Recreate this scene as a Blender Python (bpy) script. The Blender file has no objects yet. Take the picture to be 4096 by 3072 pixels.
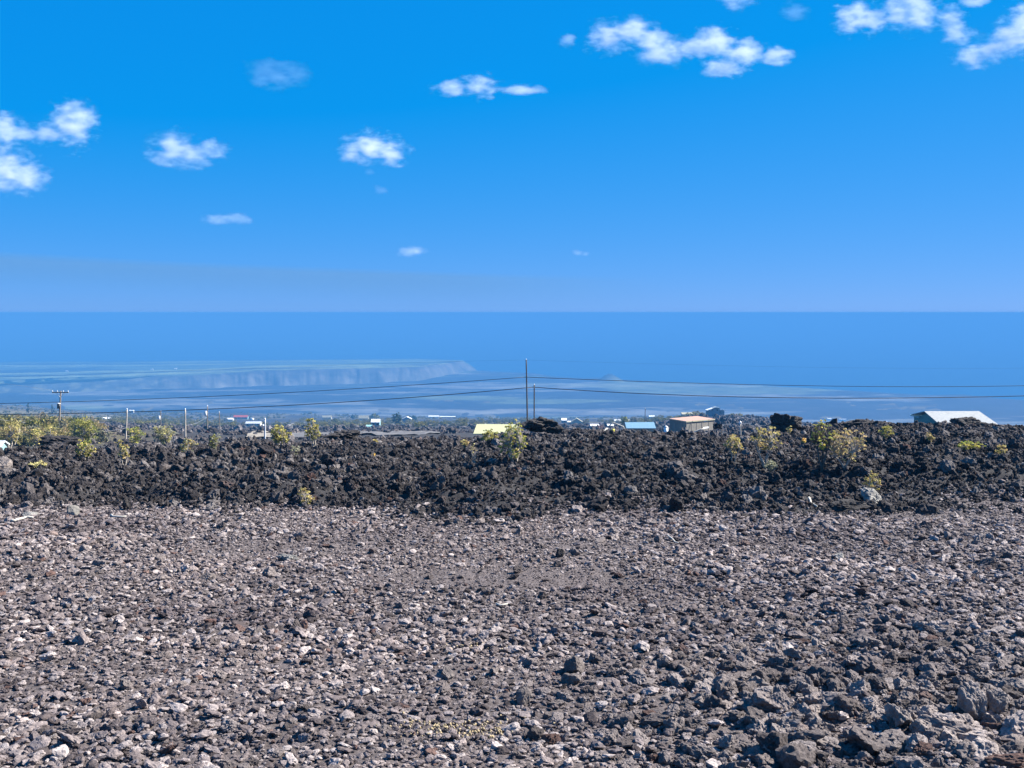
import bpy, bmesh, math, random
import numpy as np
from mathutils import Vector, Matrix, Euler

# ----------------------------------------------------------------------------
# camera, world, sun, exposure
# ----------------------------------------------------------------------------
SC = bpy.context.scene
C = SC.collection
R = math.radians
F, CX, CY = 4392.0, 2048.0, 1536.0            # focal length and centre of the photograph, in its pixels
PITCH = math.atan(286.0 / F)
CAMZ = 250.0                                  # eye height over the sea; the lot lies 4 m below the eye
SP, CP = math.sin(PITCH), math.cos(PITCH)

cam_data = bpy.data.cameras.new('camera')
cam = bpy.data.objects.new('camera', cam_data); C.objects.link(cam)
cam.location = (0, 0, CAMZ); cam.rotation_euler = (R(90) - PITCH, 0, 0)
cam_data.sensor_width = 36.0; cam_data.lens = 36.0 * F / 4096.0
cam_data.clip_start = 0.1; cam_data.clip_end = 200000.0
SC.camera = cam

SUN_AZ, SUN_EL = R(71), R(40)
world = bpy.data.worlds.new('World'); SC.world = world; world.use_nodes = True
wn = world.node_tree; wn.nodes.clear()
sky = wn.nodes.new('ShaderNodeTexSky'); sky.sky_type = 'NISHITA'; sky.sun_disc = False
sky.sun_elevation = SUN_EL; sky.sun_rotation = SUN_AZ
sky.altitude = 1500; sky.air_density = 0.8; sky.dust_density = 0.0; sky.ozone_density = 8.0
gm = wn.nodes.new('ShaderNodeGamma'); gm.inputs['Gamma'].default_value = 0.45; wn.links.new(sky.outputs[0], gm.inputs['Color'])
vm = wn.nodes.new('ShaderNodeVectorMath'); vm.operation = 'MULTIPLY_ADD'      # deep, saturated tropical blue all over the sky
vm.inputs[1].default_value = (1.108, 0.892, 1.05); vm.inputs[2].default_value = (-1.15, 0.60, 3.2)
vx = wn.nodes.new('ShaderNodeVectorMath'); vx.operation = 'MAXIMUM'; vx.inputs[1].default_value = (0.02, 0.02, 0.02)
bg = wn.nodes.new('ShaderNodeBackground'); bg.inputs['Strength'].default_value = 0.05
wo = wn.nodes.new('ShaderNodeOutputWorld')
wn.links.new(gm.outputs[0], vm.inputs[0]); wn.links.new(vm.outputs[0], vx.inputs[0]); wn.links.new(vx.outputs[0], bg.inputs['Color'])
wn.links.new(bg.outputs[0], wo.inputs['Surface'])

sun_data = bpy.data.lights.new('sun', 'SUN'); sun_data.energy = 5.0; sun_data.angle = R(0.53)
sun_data.color = (1.0, 0.95, 0.87)
sun = bpy.data.objects.new('sun', sun_data); C.objects.link(sun)
SDIR = Vector((math.sin(SUN_AZ) * math.cos(SUN_EL), math.cos(SUN_AZ) * math.cos(SUN_EL), math.sin(SUN_EL)))
sun.rotation_euler = (-SDIR).to_track_quat('-Z', 'Y').to_euler()
sun.location = (60, 20, CAMZ + 60)

SC.view_settings.view_transform = 'Standard'; SC.view_settings.look = 'None'
SC.view_settings.exposure = 1.7; SC.view_settings.gamma = 1.0
SC.view_settings.use_curve_mapping = False
SC.render.engine = 'CYCLES'
SC.cycles.max_bounces = 6; SC.cycles.diffuse_bounces = 2; SC.cycles.glossy_bounces = 1
SC.cycles.transmission_bounces = 2; SC.cycles.volume_bounces = 4; SC.cycles.transparent_max_bounces = 8
SC.cycles.use_denoising = True
SC.cycles.volume_max_steps = 256

rng = np.random.default_rng(7)
random.seed(7)

# ----------------------------------------------------------------------------
# helpers
# ----------------------------------------------------------------------------
def ray(px, py):
    a, b = (px - CX) / F, (CY - py) / F
    d = Vector((a, CP + b * SP, -SP + b * CP))
    return d / d.y
def at(px, py, d):
    r = ray(px, py) * d
    return Vector((r.x, r.y, r.z + CAMZ))
def k_of_py(py):
    v = (CY - np.asarray(py, float)) / F
    return (SP - v * CP) / (CP + v * SP)

def _hash(ix, iy, iz, seed):
    h = (ix.astype(np.int64) * 374761393 + iy.astype(np.int64) * 668265263 + iz.astype(np.int64) * 2147483647 + seed * 974634777) & 0xFFFFFFFF
    h = ((h ^ (h >> 13)) * 1274126177) & 0xFFFFFFFF
    h = ((h ^ (h >> 16)) * 2246822519) & 0xFFFFFFFF
    h = h ^ (h >> 15)
    return (h & 0xFFFFFF).astype(np.float64) / 8388607.5 - 1.0
def vnoise(x, y, z=None, seed=0):
    x = np.asarray(x, float); y = np.asarray(y, float)
    z = np.zeros_like(x) if z is None else np.asarray(z, float)
    ix, iy, iz = np.floor(x), np.floor(y), np.floor(z)
    fx, fy, fz = x - ix, y - iy, z - iz
    sx, sy, sz = [f * f * f * (f * (f * 6 - 15) + 10) for f in (fx, fy, fz)]
    out = 0
    for dx in (0, 1):
        for dy in (0, 1):
            for dz in (0, 1):
                w = (sx if dx else 1 - sx) * (sy if dy else 1 - sy) * (sz if dz else 1 - sz)
                out = out + w * _hash(ix + dx, iy + dy, iz + dz, seed)
    return out
def fbm(x, y, z=None, oct=4, seed=0, gain=0.5):
    a, s, t = 1.0, 0.0, 0.0
    for o in range(oct):
        f = 2.03 ** o
        t = t + a * vnoise(x * f + 13.7 * o, y * f + 7.1 * o, None if z is None else z * f + 3.3 * o, seed + o)
        s += a; a *= gain
    return t / s
def sstep(a, b, x):
    t = np.clip((np.asarray(x, float) - a) / (b - a), 0, 1)
    return t * t * (3 - 2 * t)

def mesh_obj(name, verts, faces, mat=None, parent=None, smooth=False):
    me = bpy.data.meshes.new(name)
    me.from_pydata([tuple(v) for v in verts], [], [tuple(f) for f in faces])
    me.update()
    o = bpy.data.objects.new(name, me); C.objects.link(o)
    if mat: me.materials.append(mat)
    if smooth: me.polygons.foreach_set('use_smooth', [True] * len(me.polygons))
    if parent: o.parent = parent
    return o
def bm_obj(name, bm, mat=None, parent=None, smooth=False):
    me = bpy.data.meshes.new(name); bm.to_mesh(me); bm.free()
    o = bpy.data.objects.new(name, me); C.objects.link(o)
    if mat: me.materials.append(mat)
    if smooth: me.polygons.foreach_set('use_smooth', [True] * len(me.polygons))
    if parent: o.parent = parent
    return o
def empty(name, loc=(0, 0, 0)):
    o = bpy.data.objects.new(name, None); C.objects.link(o)
    o.location = loc; o.empty_display_size = 0.3
    return o
def tag(o, label, cat, group=None, kind=None):
    o['label'] = label; o['category'] = cat
    if group: o['group'] = group
    if kind: o['kind'] = kind
    return o
def struct(o):
    o['kind'] = 'structure'; return o

class MB:
    def __init__(self): self.v = []; self.f = []
    def quad(self, a, b, c, d):
        n = len(self.v); self.v += [a, b, c, d]; self.f.append((n, n + 1, n + 2, n + 3))
    def hexa(self, lo, hi):                      # two loops of four points
        n = len(self.v); self.v += list(lo) + list(hi)
        self.f += [(n + 3, n + 2, n + 1, n), (n + 4, n + 5, n + 6, n + 7)]
        for i in range(4):
            j = (i + 1) % 4
            self.f.append((n + i, n + j, n + 4 + j, n + 4 + i))
    def box(self, x0, x1, y0, y1, z0, z1):
        self.hexa([(x0, y0, z0), (x1, y0, z0), (x1, y1, z0), (x0, y1, z0)], [(x0, y0, z1), (x1, y0, z1), (x1, y1, z1), (x0, y1, z1)])
    def tube(self, pts, rad, seg=6, cap=True):
        pts = [Vector(p) for p in pts]
        if not hasattr(rad, '__len__'): rad = [rad] * len(pts)
        n0 = len(self.v)
        for i, p in enumerate(pts):
            t = (pts[min(i + 1, len(pts) - 1)] - pts[max(i - 1, 0)])
            t = t.normalized() if t.length > 1e-9 else Vector((0, 0, 1))
            a = t.cross(Vector((0, 0, 1)) if abs(t.z) < 0.9 else Vector((1, 0, 0))).normalized(); b = t.cross(a)
            for s in range(seg):
                an = 2 * math.pi * s / seg
                self.v.append(tuple(p + (a * math.cos(an) + b * math.sin(an)) * rad[i]))
        for i in range(len(pts) - 1):
            for s in range(seg):
                j = (s + 1) % seg
                self.f.append((n0 + i * seg + s, n0 + i * seg + j, n0 + (i + 1) * seg + j, n0 + (i + 1) * seg + s))
        if cap:
            self.f.append(tuple(n0 + s for s in reversed(range(seg))))
            m = n0 + (len(pts) - 1) * seg
            self.f.append(tuple(m + s for s in range(seg)))
    def build(self, name, mat=None, parent=None, smooth=False, origin=None):
        if origin is not None:
            o_ = Vector(origin); v = [Vector(p) - o_ for p in self.v]
        else: v = self.v
        o = mesh_obj(name, v, self.f, mat, parent, smooth)
        if origin is not None: o.location = origin
        return o

# ----------------------------------------------------------------------------
# materials
# ----------------------------------------------------------------------------
def new_mat(name):
    m = bpy.data.materials.new(name); m.use_nodes = True
    nt = m.node_tree; b = nt.nodes['Principled BSDF']
    b.inputs['Roughness'].default_value = 0.9
    b.inputs['Specular IOR Level'].default_value = 0.2
    return m, nt, b
def N(nt, t, **kw):
    n = nt.nodes.new(t)
    for k, v in kw.items():
        if hasattr(n, k): setattr(n, k, v)
    return n
def ramp(nt, stops, fac):
    r = nt.nodes.new('ShaderNodeValToRGB')
    el = r.color_ramp.elements
    while len(el) < len(stops): el.new(0.5)
    for e, (p, c) in zip(el, stops):
        e.position = p; e.color = (c[0], c[1], c[2], 1)
    nt.links.new(fac, r.inputs[0]); return r
def noise(nt, scale, detail=4, rough=0.55, vec=None, dim='3D'):
    n = nt.nodes.new('ShaderNodeTexNoise'); n.inputs['Scale'].default_value = scale
    n.inputs['Detail'].default_value = detail; n.inputs['Roughness'].default_value = rough
    if vec is not None: nt.links.new(vec, n.inputs['Vector'])
    return n
def mixc(nt, mode, fac, a, b):
    m = nt.nodes.new('ShaderNodeMix'); m.data_type = 'RGBA'; m.blend_type = mode
    for val, idx in ((fac, 0), (a, 6), (b, 7)):
        if hasattr(val, 'is_linked') or hasattr(val, 'links'): nt.links.new(val, m.inputs[idx])
        elif idx == 0: m.inputs[0].default_value = val
        else: m.inputs[idx].default_value = (*val, 1)
    return m.outputs[2]

def rock_material(name, dark, mid, light, pale, scale, bump=0.6, bdist=0.02, red=(0.10, 0.062, 0.052)):
    m, nt, b = new_mat(name)
    tc = N(nt, 'ShaderNodeTexCoord'); oi = N(nt, 'ShaderNodeObjectInfo'); geo = N(nt, 'ShaderNodeNewGeometry')
    per = ramp(nt, [(0.0, dark), (0.30, mid), (0.72, light), (0.975, pale), (0.985, red), (1.0, red)], oi.outputs['Random'])
    n1 = noise(nt, scale, 5, 0.65, tc.outputs['Object'])
    spk = ramp(nt, [(0.30, (0.45, 0.45, 0.47)), (0.52, (1, 1, 1)), (0.70, (1.5, 1.47, 1.4))], n1.outputs['Fac'])
    col = mixc(nt, 'MULTIPLY', 1.0, per.outputs[0], spk.outputs[0])
    st_ = N(nt, 'ShaderNodeVectorMath', operation='MULTIPLY'); st_.inputs[1].default_value = (0.45, 1.0, 1.0); nt.links.new(geo.outputs['Position'], st_.inputs[0])
    n2 = noise(nt, 0.6, 4, 0.55, st_.outputs[0])
    pat = ramp(nt, [(0.32, (0.72, 0.70, 0.72)), (0.5, (1, 1, 1)), (0.68, (1.28, 1.25, 1.22))], n2.outputs['Fac'])
    col = mixc(nt, 'MULTIPLY', 1.0, col, pat.outputs[0])
    nt.links.new(col, b.inputs['Base Color'])
    n3 = noise(nt, scale * 2.2, 6, 0.7, tc.outputs['Object'])
    bp = N(nt, 'ShaderNodeBump'); bp.inputs['Strength'].default_value = bump; bp.inputs['Distance'].default_value = bdist
    nt.links.new(n3.outputs['Fac'], bp.inputs['Height']); nt.links.new(bp.outputs[0], b.inputs['Normal'])
    b.inputs['Specular IOR Level'].default_value = 0.15
    return m
M_RUB = rock_material('rubble_rock', (0.042, 0.034, 0.034), (0.115, 0.094, 0.092), (0.205, 0.173, 0.167), (0.32, 0.28, 0.265), 2.6)
M_BIG = rock_material('loose_rock', (0.07, 0.058, 0.055), (0.140, 0.118, 0.112), (0.205, 0.175, 0.165), (0.28, 0.24, 0.225), 6.0, 1.0, 0.02)
M_AAB = rock_material('outcrop_lava', (0.036, 0.032, 0.031), (0.040, 0.036, 0.035), (0.044, 0.040, 0.038), (0.05, 0.045, 0.043), 5.0, 0.9, 0.1, (0.046, 0.04, 0.038))
M_AA = rock_material('aa_clinker', (0.024, 0.021, 0.022), (0.045, 0.040, 0.040), (0.080, 0.070, 0.069), (0.17, 0.155, 0.15), 2.8, 0.9, 0.06, (0.085, 0.05, 0.042))
M_BLD = rock_material('boulder_rock', (0.13, 0.111, 0.103), (0.15, 0.129, 0.119), (0.165, 0.142, 0.131), (0.18, 0.155, 0.143), 6.5, 1.0, 0.025, (0.18, 0.15, 0.135))
M_PALE = rock_material('pale_lichen_rock', (0.17, 0.16, 0.145), (0.19, 0.18, 0.165), (0.20, 0.19, 0.175), (0.22, 0.21, 0.19), 3.2, 0.9, 0.03, (0.18, 0.17, 0.15))

def attr_material(name, bump_scale=8.0, bump=0.4, noise_scale=3.0, lo=0.7, hi=1.3, dist=0.05):
    m, nt, b = new_mat(name)
    a = N(nt, 'ShaderNodeAttribute'); a.attribute_name = 'Col'
    geo = N(nt, 'ShaderNodeNewGeometry')
    n1 = noise(nt, noise_scale, 6, 0.65, geo.outputs['Position'])
    r = ramp(nt, [(0.3, (lo, lo, lo)), (0.7, (hi, hi, hi))], n1.outputs['Fac'])
    nt.links.new(mixc(nt, 'MULTIPLY', 1.0, a.outputs['Color'], r.outputs[0]), b.inputs['Base Color'])
    n2 = noise(nt, bump_scale, 6, 0.7, geo.outputs['Position'])
    bp = N(nt, 'ShaderNodeBump'); bp.inputs['Strength'].default_value = bump; bp.inputs['Distance'].default_value = dist
    nt.links.new(n2.outputs['Fac'], bp.inputs['Height']); nt.links.new(bp.outputs[0], b.inputs['Normal'])
    return m
M_GROUND = attr_material('lava_ground', 22.0, 0.9, 9.0, 0.55, 1.4, 0.05)
M_LAND = attr_material('coastal_land', 0.05, 0.2, 0.012, 0.5, 1.5, 2.0)
M_LEAF = None
def leaf_material():
    m, nt, b = new_mat('leaf')
    a = N(nt, 'ShaderNodeAttribute'); a.attribute_name = 'Col'
    nt.links.new(a.outputs['Color'], b.inputs['Base Color'])
    b.inputs['Roughness'].default_value = 0.6
    tr = N(nt, 'ShaderNodeBsdfTranslucent'); nt.links.new(a.outputs['Color'], tr.inputs['Color'])
    mx = N(nt, 'ShaderNodeMixShader'); mx.inputs[0].default_value = 0.3
    out = [n for n in nt.nodes if n.type == 'OUTPUT_MATERIAL'][0]
    nt.links.new(b.outputs[0], mx.inputs[1]); nt.links.new(tr.outputs[0], mx.inputs[2]); nt.links.new(mx.outputs[0], out.inputs['Surface'])
    return m
M_LEAF = leaf_material()
_pm = {}
def paint(name, col, rough=0.6, var=0.15, scale=1.5, spec=0.3, stripes=0.0):
    if name in _pm: return _pm[name]
    m, nt, b = new_mat(name)
    tc = N(nt, 'ShaderNodeTexCoord')
    n1 = noise(nt, scale, 6, 0.65, tc.outputs['Object'])
    r = ramp(nt, [(0.3, [c * (1 - var) for c in col]), (0.7, [min(1, c * (1 + var)) for c in col])], n1.outputs['Fac'])
    nt.links.new(r.outputs[0], b.inputs['Base Color'])
    b.inputs['Roughness'].default_value = rough; b.inputs['Specular IOR Level'].default_value = spec
    if stripes:
        w = N(nt, 'ShaderNodeTexWave'); w.inputs['Scale'].default_value = stripes; w.inputs['Distortion'].default_value = 0
        nt.links.new(tc.outputs['Object'], w.inputs['Vector'])
        bp = N(nt, 'ShaderNodeBump'); bp.inputs['Strength'].default_value = 0.5; bp.inputs['Distance'].default_value = 0.04
        nt.links.new(w.outputs['Fac'], bp.inputs['Height']); nt.links.new(bp.outputs[0], b.inputs['Normal'])
    _pm[name] = m
    return m
M_WOOD = paint('weathered_wood', (0.20, 0.17, 0.14), 0.9, 0.35, 4)
M_POLE_D = paint('dark_pole_wood', (0.085, 0.072, 0.06), 0.85, 0.35, 4)
M_POLE_L = paint('pale_pole_wood', (0.42, 0.37, 0.31), 0.85, 0.25, 4)
M_WIRE = paint('cable', (0.02, 0.02, 0.022), 0.6, 0.1)
M_WIRE_P = paint('bare_cable', (0.30, 0.30, 0.31), 0.5, 0.1)
M_STEEL = paint('galvanised', (0.55, 0.56, 0.57), 0.4, 0.12)
M_CAN = paint('transformer_can', (0.012, 0.012, 0.014), 0.5, 0.2)
M_WHITE = paint('white_paint', (0.80, 0.80, 0.78), 0.5, 0.06)
M_GLASS = paint('dark_glass', (0.03, 0.04, 0.05), 0.15, 0.1, spec=0.5)
M_BARK = paint('pale_bark', (0.34, 0.30, 0.25), 0.9, 0.35, 6)
M_BARK_D = paint('dark_bark', (0.10, 0.085, 0.07), 0.9, 0.35, 6)
M_DEAD = paint('bleached_wood', (0.45, 0.42, 0.36), 0.8, 0.2, 6)

# ----------------------------------------------------------------------------
# terrain
# ----------------------------------------------------------------------------
PAD = CAMZ - 4.0
CREST_X = [-3000, 0, 120, 230, 330, 420, 480, 560, 620, 700, 800, 900, 1000, 1180, 1290, 1370, 1450, 1600, 1750, 1900, 2040, 2090, 2240, 2320, 2420, 2600, 2760, 2830, 2900, 3000, 3075, 3200, 3300, 3420, 3460, 3600, 3800, 3850, 3950, 4096, 7000]
CREST_Y = [1800, 1800, 1790, 1757, 1760, 1790, 1800, 1772, 1770, 1785, 1770, 1748, 1740, 1768, 1748, 1729, 1742, 1748, 1742, 1741, 1728, 1722, 1712, 1706, 1712, 1718, 1722, 1730, 1742, 1735, 1722, 1712, 1702, 1690, 1682, 1690, 1690, 1692, 1692, 1702, 1700]
PXS = np.array([-3000, 0, 400, 900, 1300, 1700, 2000, 2250, 2560, 2800, 3000, 3150, 3400, 4096, 7000], float)
ROWD = np.array([75, 110, 200, 600, 1000, 1500, 2000], float)
ROWP = np.array([
    [1835, 1835, 1825, 1800, 1785, 1785, 1790, 1770, 1770, 1775, 1775, 1760, 1740, 1745, 1745],
    [1800, 1800, 1795, 1785, 1775, 1775, 1785, 1765, 1765, 1765, 1765, 1755, 1735, 1740, 1740],
    [1725, 1725, 1728, 1740, 1740, 1735, 1745, 1735, 1745, 1740, 1720, 1725, 1730, 1730, 1730],
    [1690, 1690, 1698, 1712, 1712, 1708, 1705, 1706, 1706, 1668, 1668, 1690, 1715, 1718, 1718],
    [1660, 1662, 1680, 1694, 1694, 1690, 1690, 1690, 1690, 1672, 1680, 1690, 1708, 1712, 1712],
    [1628, 1632, 1660, 1678, 1678, 1676, 1681, 1682, 1678, 1682, 1688, 1692, 1703, 1710, 1710],
    [1614, 1618, 1650, 1654, 1660, 1670, 1674, 1675, 1668, 1676, 1690, 1693, 1702, 1709, 1709]], float)
ROWK = k_of_py(ROWP)
PLAIN_Z = CAMZ - 238.0
def pad_edge(px):
    return np.interp(px, [-2000, 0, 700, 1300, 1900, 2600, 3200, 3450, 4096, 6000], [22.4, 22.6, 22.2, 22.0, 21.3, 22.2, 21.7, 22.4, 23.6, 23.6])
def edge_noise(x, y):
    return 1.5 * fbm(np.asarray(x) * 0.6, np.asarray(y) * 0.6, seed=41, oct=4, gain=0.6)
def terrain(x, y, rough=True):
    x = np.asarray(x, float); y = np.asarray(y, float)
    d = np.maximum(y, 1.0)
    px = CX + 4372.0 * x / d
    crest = k_of_py(np.interp(px, CREST_X, CREST_Y)) * 50.0
    edge = pad_edge(px)
    # 22..50 m
    t = np.clip((d - edge) / (50.0 - edge), 0, 1)
    z_aa = -4.0 + (-crest + 4.0) * t ** 1.25 - np.interp(px, [0, 1500, 3000, 3600], [0.42, 0.34, 0.28, 0.20]) * sstep(34, 49, d)
    z_aa = z_aa + 0.22 * sstep(edge - 0.6, edge + 3.5, d) * (1 - sstep(24, 42, d))
    # beyond the crest: interpolate k over log distance
    rows = [k_of_py(np.interp(px, CREST_X, CREST_Y)) + np.interp(px, [0, 1500, 3000, 3600], [0.42, 0.34, 0.28, 0.20]) / 50.0] + [np.interp(px, PXS, ROWK[i]) for i in range(len(ROWD))]
    dd = np.concatenate([[50.0], ROWD]); ld = np.log(np.clip(d, 50, 2000))
    z_far = np.zeros_like(d)
    for i in range(len(dd) - 1):
        a, b = math.log(dd[i]), math.log(dd[i + 1])
        m = (ld >= a) & (ld <= b)
        tt = np.clip((ld - a) / (b - a), 0, 1); tt = tt * tt * (3 - 2 * tt)
        z_far = np.where(m, -(rows[i] * (1 - tt) + rows[i + 1] * tt) * np.clip(d, 50, None), z_far)
    z_far = np.maximum(z_far, PLAIN_Z - CAMZ - 3.0)
    z = np.where(d < 50, z_aa, z_far)
    z = np.where(d < edge, -4.0, z)
    if rough:
        pad = 1 - sstep(edge - 0.6, edge + 1.0, d)
        lower_right = sstep(2300, 3300, px) * (1 - sstep(11, 14.5, d))
        zp = 0.045 * fbm(x * 0.55, y * 0.55, seed=11, oct=3) + (0.02 + 0.05 * lower_right) * fbm(x * 2.6, y * 2.6, seed=12, oct=3) + 0.012 * fbm(x * 9, y * 9, seed=13, oct=2)
        aa = sstep(edge - 0.2, edge + 1.6, d) * (1 - sstep(70, 120, d))
        r1 = fbm(x * 0.33, y * 0.33, seed=21, oct=2)
        r2 = 1 - 2 * np.abs(fbm(x * 0.9, y * 0.9, seed=22, oct=3))
        r3 = fbm(x * 3.1, y * 3.1, seed=23, oct=3)
        damp = 1 - 0.8 * np.exp(-((d - 50) / 8.0) ** 2)
        za = (0.34 * r1 + 0.13 * r2) * damp + 0.09 * r3 + 0.05 * fbm(x * 9.0, y * 9.0, seed=24, oct=2)
        mid = sstep(85, 150, d)
        zm = mid * (0.0014 * np.clip(d, 0, 1400)) * (1.1 * fbm(x * 0.035, y * 0.035, seed=31, oct=3)) + mid * (1 - sstep(300, 600, d)) * 0.5 * fbm(x * 0.3, y * 0.3, seed=32, oct=3)
        z = z + zp * pad + za * aa + zm
    return z + CAMZ
def tz(x, y):
    return float(terrain(np.array([x]), np.array([y]))[0])
def ground_at(px, py, dmin=23.0, dmax=2450.0):
    """where the line of sight through a photograph point meets the ground"""
    r = ray(px, py)
    ds = np.geomspace(dmin, dmax, 1500)
    dz = terrain(r.x * ds, ds) - (r.z * ds + CAMZ)
    i = int(np.argmax(dz >= 0)) if (dz >= 0).any() else len(ds) - 1
    return float(ds[i])

u_in = np.linspace(-0.53, 0.53, 400)
u_out = np.array([0.56, 0.6, 0.66, 0.75, 0.9, 1.1, 1.4, 1.9, 2.6, 3.6])
U = np.concatenate([-u_out[::-1], u_in, u_out])
D = np.concatenate([np.arange(3.0, 8.0, 0.5), np.arange(8.0, 21.0, 0.06), np.arange(21.0, 60.0, 0.11), np.geomspace(60, 330, 130), np.geomspace(335, 3000, 110)])
gx = (U[None, :] * D[:, None]); gy = np.repeat(D[:, None], len(U), 1)
gz = terrain(gx.ravel(), gy.ravel()).reshape(gx.shape)
def grid_mesh(name, X, Y, Z, mat, col=None, smooth=True):
    nr, nc = X.shape
    co = np.stack([X.ravel(), Y.ravel(), Z.ravel()], 1)
    idx = np.arange(nr * nc).reshape(nr, nc)
    fa = np.stack([idx[:-1, :-1].ravel(), idx[:-1, 1:].ravel(), idx[1:, 1:].ravel(), idx[1:, :-1].ravel()], 1)
    me = bpy.data.meshes.new(name)
    me.vertices.add(len(co)); me.vertices.foreach_set('co', co.ravel())
    me.loops.add(fa.size); me.loops.foreach_set('vertex_index', fa.ravel().astype(np.int32))
    me.polygons.add(len(fa)); me.polygons.foreach_set('loop_start', np.arange(0, fa.size, 4, dtype=np.int32))
    me.polygons.foreach_set('loop_total', np.full(len(fa), 4, np.int32))
    me.update(calc_edges=True); me.validate()
    if smooth: me.polygons.foreach_set('use_smooth', np.ones(len(fa), bool))
    if col is not None:
        ca = me.color_attributes.new('Col', 'FLOAT_COLOR', 'POINT')
        c4 = np.ones((len(co), 4)); c4[:, :3] = col.reshape(-1, 3)
        ca.data.foreach_set('color', c4.ravel())
    me.materials.append(mat)
    o = bpy.data.objects.new(name, me); C.objects.link(o); return o
def lerp3(a, b, t): return np.asarray(a)[None, :] * (1 - t[:, None]) + np.asarray(b)[None, :] * t[:, None]
def ground_colour(x, y):
    d = np.maximum(y, 1); px = CX + 4372 * x / d
    edge = pad_edge(px)
    pad = 1 - sstep(edge - 0.5, edge + 0.5, d + edge_noise(x, y))
    c = lerp3((0.030, 0.028, 0.029), (0.105, 0.087, 0.084), pad)
    # scrub-covered soil further down
    far = sstep(90, 180, d)
    sn = fbm(x * 0.02, y * 0.011, seed=42, oct=4)
    left = (1 - sstep(300, 800, px)) * (1 - sstep(900, 1900, d)) * 0.9
    scrub = np.clip(sstep(-0.05, 0.25, sn) * sstep(450, 800, d) * 0.8 + left, 0, 1)
    c2 = lerp3((0.030, 0.029, 0.030), (0.125, 0.105, 0.052), scrub)
    return c * (1 - far[:, None]) + c2 * far[:, None]
ground = struct(grid_mesh('ground', gx, gy, gz, M_GROUND, ground_colour(gx.ravel(), gy.ravel())))
# the lot goes on around and behind the viewpoint
bx, by = np.meshgrid(np.linspace(-40, 40, 41), np.linspace(-40, 3.4, 30))
struct(grid_mesh('lot_ground', bx, by, np.full(bx.shape, PAD - 0.06), M_GROUND, np.tile(np.array((0.105, 0.087, 0.084)), (bx.size, 1))))

# --- coastal plain, headland, sea -------------------------------------------------
def coast_d(px):   # where land meets the sea, by bearing
    py = np.interp(px, [-3000, 0, 1200, 1900, 2030, 2130, 2215, 2330, 2420, 2520, 2800, 3050, 3300, 3560, 3700, 3850, 3985, 4096, 5000],
                       [1470, 1478, 1478, 1484, 1490, 1495, 1508, 1516, 1512, 1524, 1536, 1545, 1562, 1578, 1586, 1584, 1600, 1607, 1650])
    return 250.0 / k_of_py(py)
pu = np.concatenate([np.linspace(-2.5, -0.56, 16), np.linspace(-0.55, 0.55, 320), np.linspace(0.56, 2.5, 16)])
pt = np.concatenate([[-0.12, -0.06], np.linspace(0, 1, 120)])
ppx = CX + 4372 * pu
cd = coast_d(ppx)
d0 = 1900.0
PD = d0 + pt[:, None] * (cd[None, :] - d0)
PX = pu[None, :] * PD
pz = 11.0 * (1 - sstep(0.93, 1.0, pt))[:, None] * np.ones_like(PD) - 0.8 + 0.6 * pt[:, None]
pz = pz + 3.0 * fbm(PX * 0.004, PD * 0.004, seed=51, oct=3) * (1 - sstep(0.9, 0.98, pt))[:, None]
conepx, coned = 2438, 3830.0
cxw = (conepx - CX) / 4372 * coned
cone = 30 * np.clip(1 - np.sqrt(((PX - cxw) / 52) ** 2 + ((PD - coned) / 110) ** 2), 0, 1)
pz = pz + cone
st = fbm(PX.ravel() * 0.0011, PD.ravel() * 0.0042, seed=52, oct=5, gain=0.6)
st2 = fbm(PX.ravel() * 0.003, PD.ravel() * 0.012, seed=53, oct=4)
pale = sstep(-0.05, 0.30, st + 0.6 * st2 + 0.35 * fbm(PX.ravel() * 0.012, PD.ravel() * 0.03, seed=55, oct=4))
c_plain = lerp3((0.018, 0.022, 0.032), (0.135, 0.135, 0.125), pale)
gr = sstep(0.05, 0.35, fbm(PX.ravel() * 0.0016, PD.ravel() * 0.003, seed=54, oct=3))
c_plain = c_plain * (1 - 0.5 * gr[:, None]) + np.array((0.15, 0.19, 0.09))[None, :] * 0.5 * gr[:, None]
surf = (pt > 0.988)[:, None] * np.ones_like(PD)
c_plain = np.where(surf.ravel()[:, None] > 0.5, np.array((0.12, 0.12, 0.12))[None, :], c_plain)
struct(grid_mesh('coastal_plain', PX, PD, pz, M_LAND, c_plain))

# headland: the cliff line runs away to the right, the top tilts down to the sea behind
hb_px = [-3000, -400, 0, 450, 850, 1070, 1300, 1487, 1672, 1760, 1857, 1905]
hb_py = [1600, 1585, 1578, 1565, 1553, 1547, 1540, 1535, 1523, 1508, 1489, 1484]
ht_px = [-3000, 0, 450, 800, 1024, 1210, 1440, 1672, 1850, 1880, 1905]
ht_h = [10, 16, 26, 36, 46, 48, 48, 46, 42, 22, 1]
far_py = [1436, 1446, 1443, 1440, 1439, 1437, 1436, 1434, 1440, 1462, 1482]
hu_px = np.concatenate([np.linspace(-6000, -220, 14), np.linspace(-200, 1905, 420)])
base_d = 241.0 / k_of_py(np.interp(hu_px, hb_px, hb_py))
base_d = base_d + 35 * fbm(hu_px * 0.012, hu_px * 0 + 2.0, seed=61, oct=3) * sstep(300, 900, hu_px)
top_z = np.interp(hu_px, ht_px, ht_h) + 9.0
far_d = 249.0 / k_of_py(np.interp(hu_px, ht_px, far_py))
sx = np.concatenate([[-0.12, -0.05], np.linspace(0, 1, 26), 1 + np.linspace(0.03, 1, 60)])
HD = np.zeros((len(sx), len(hu_px))); HZ = np.zeros_like(HD)
gully = fbm(hu_px * 0.022, hu_px * 0 + 5.0, seed=62, oct=4, gain=0.65)
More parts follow.
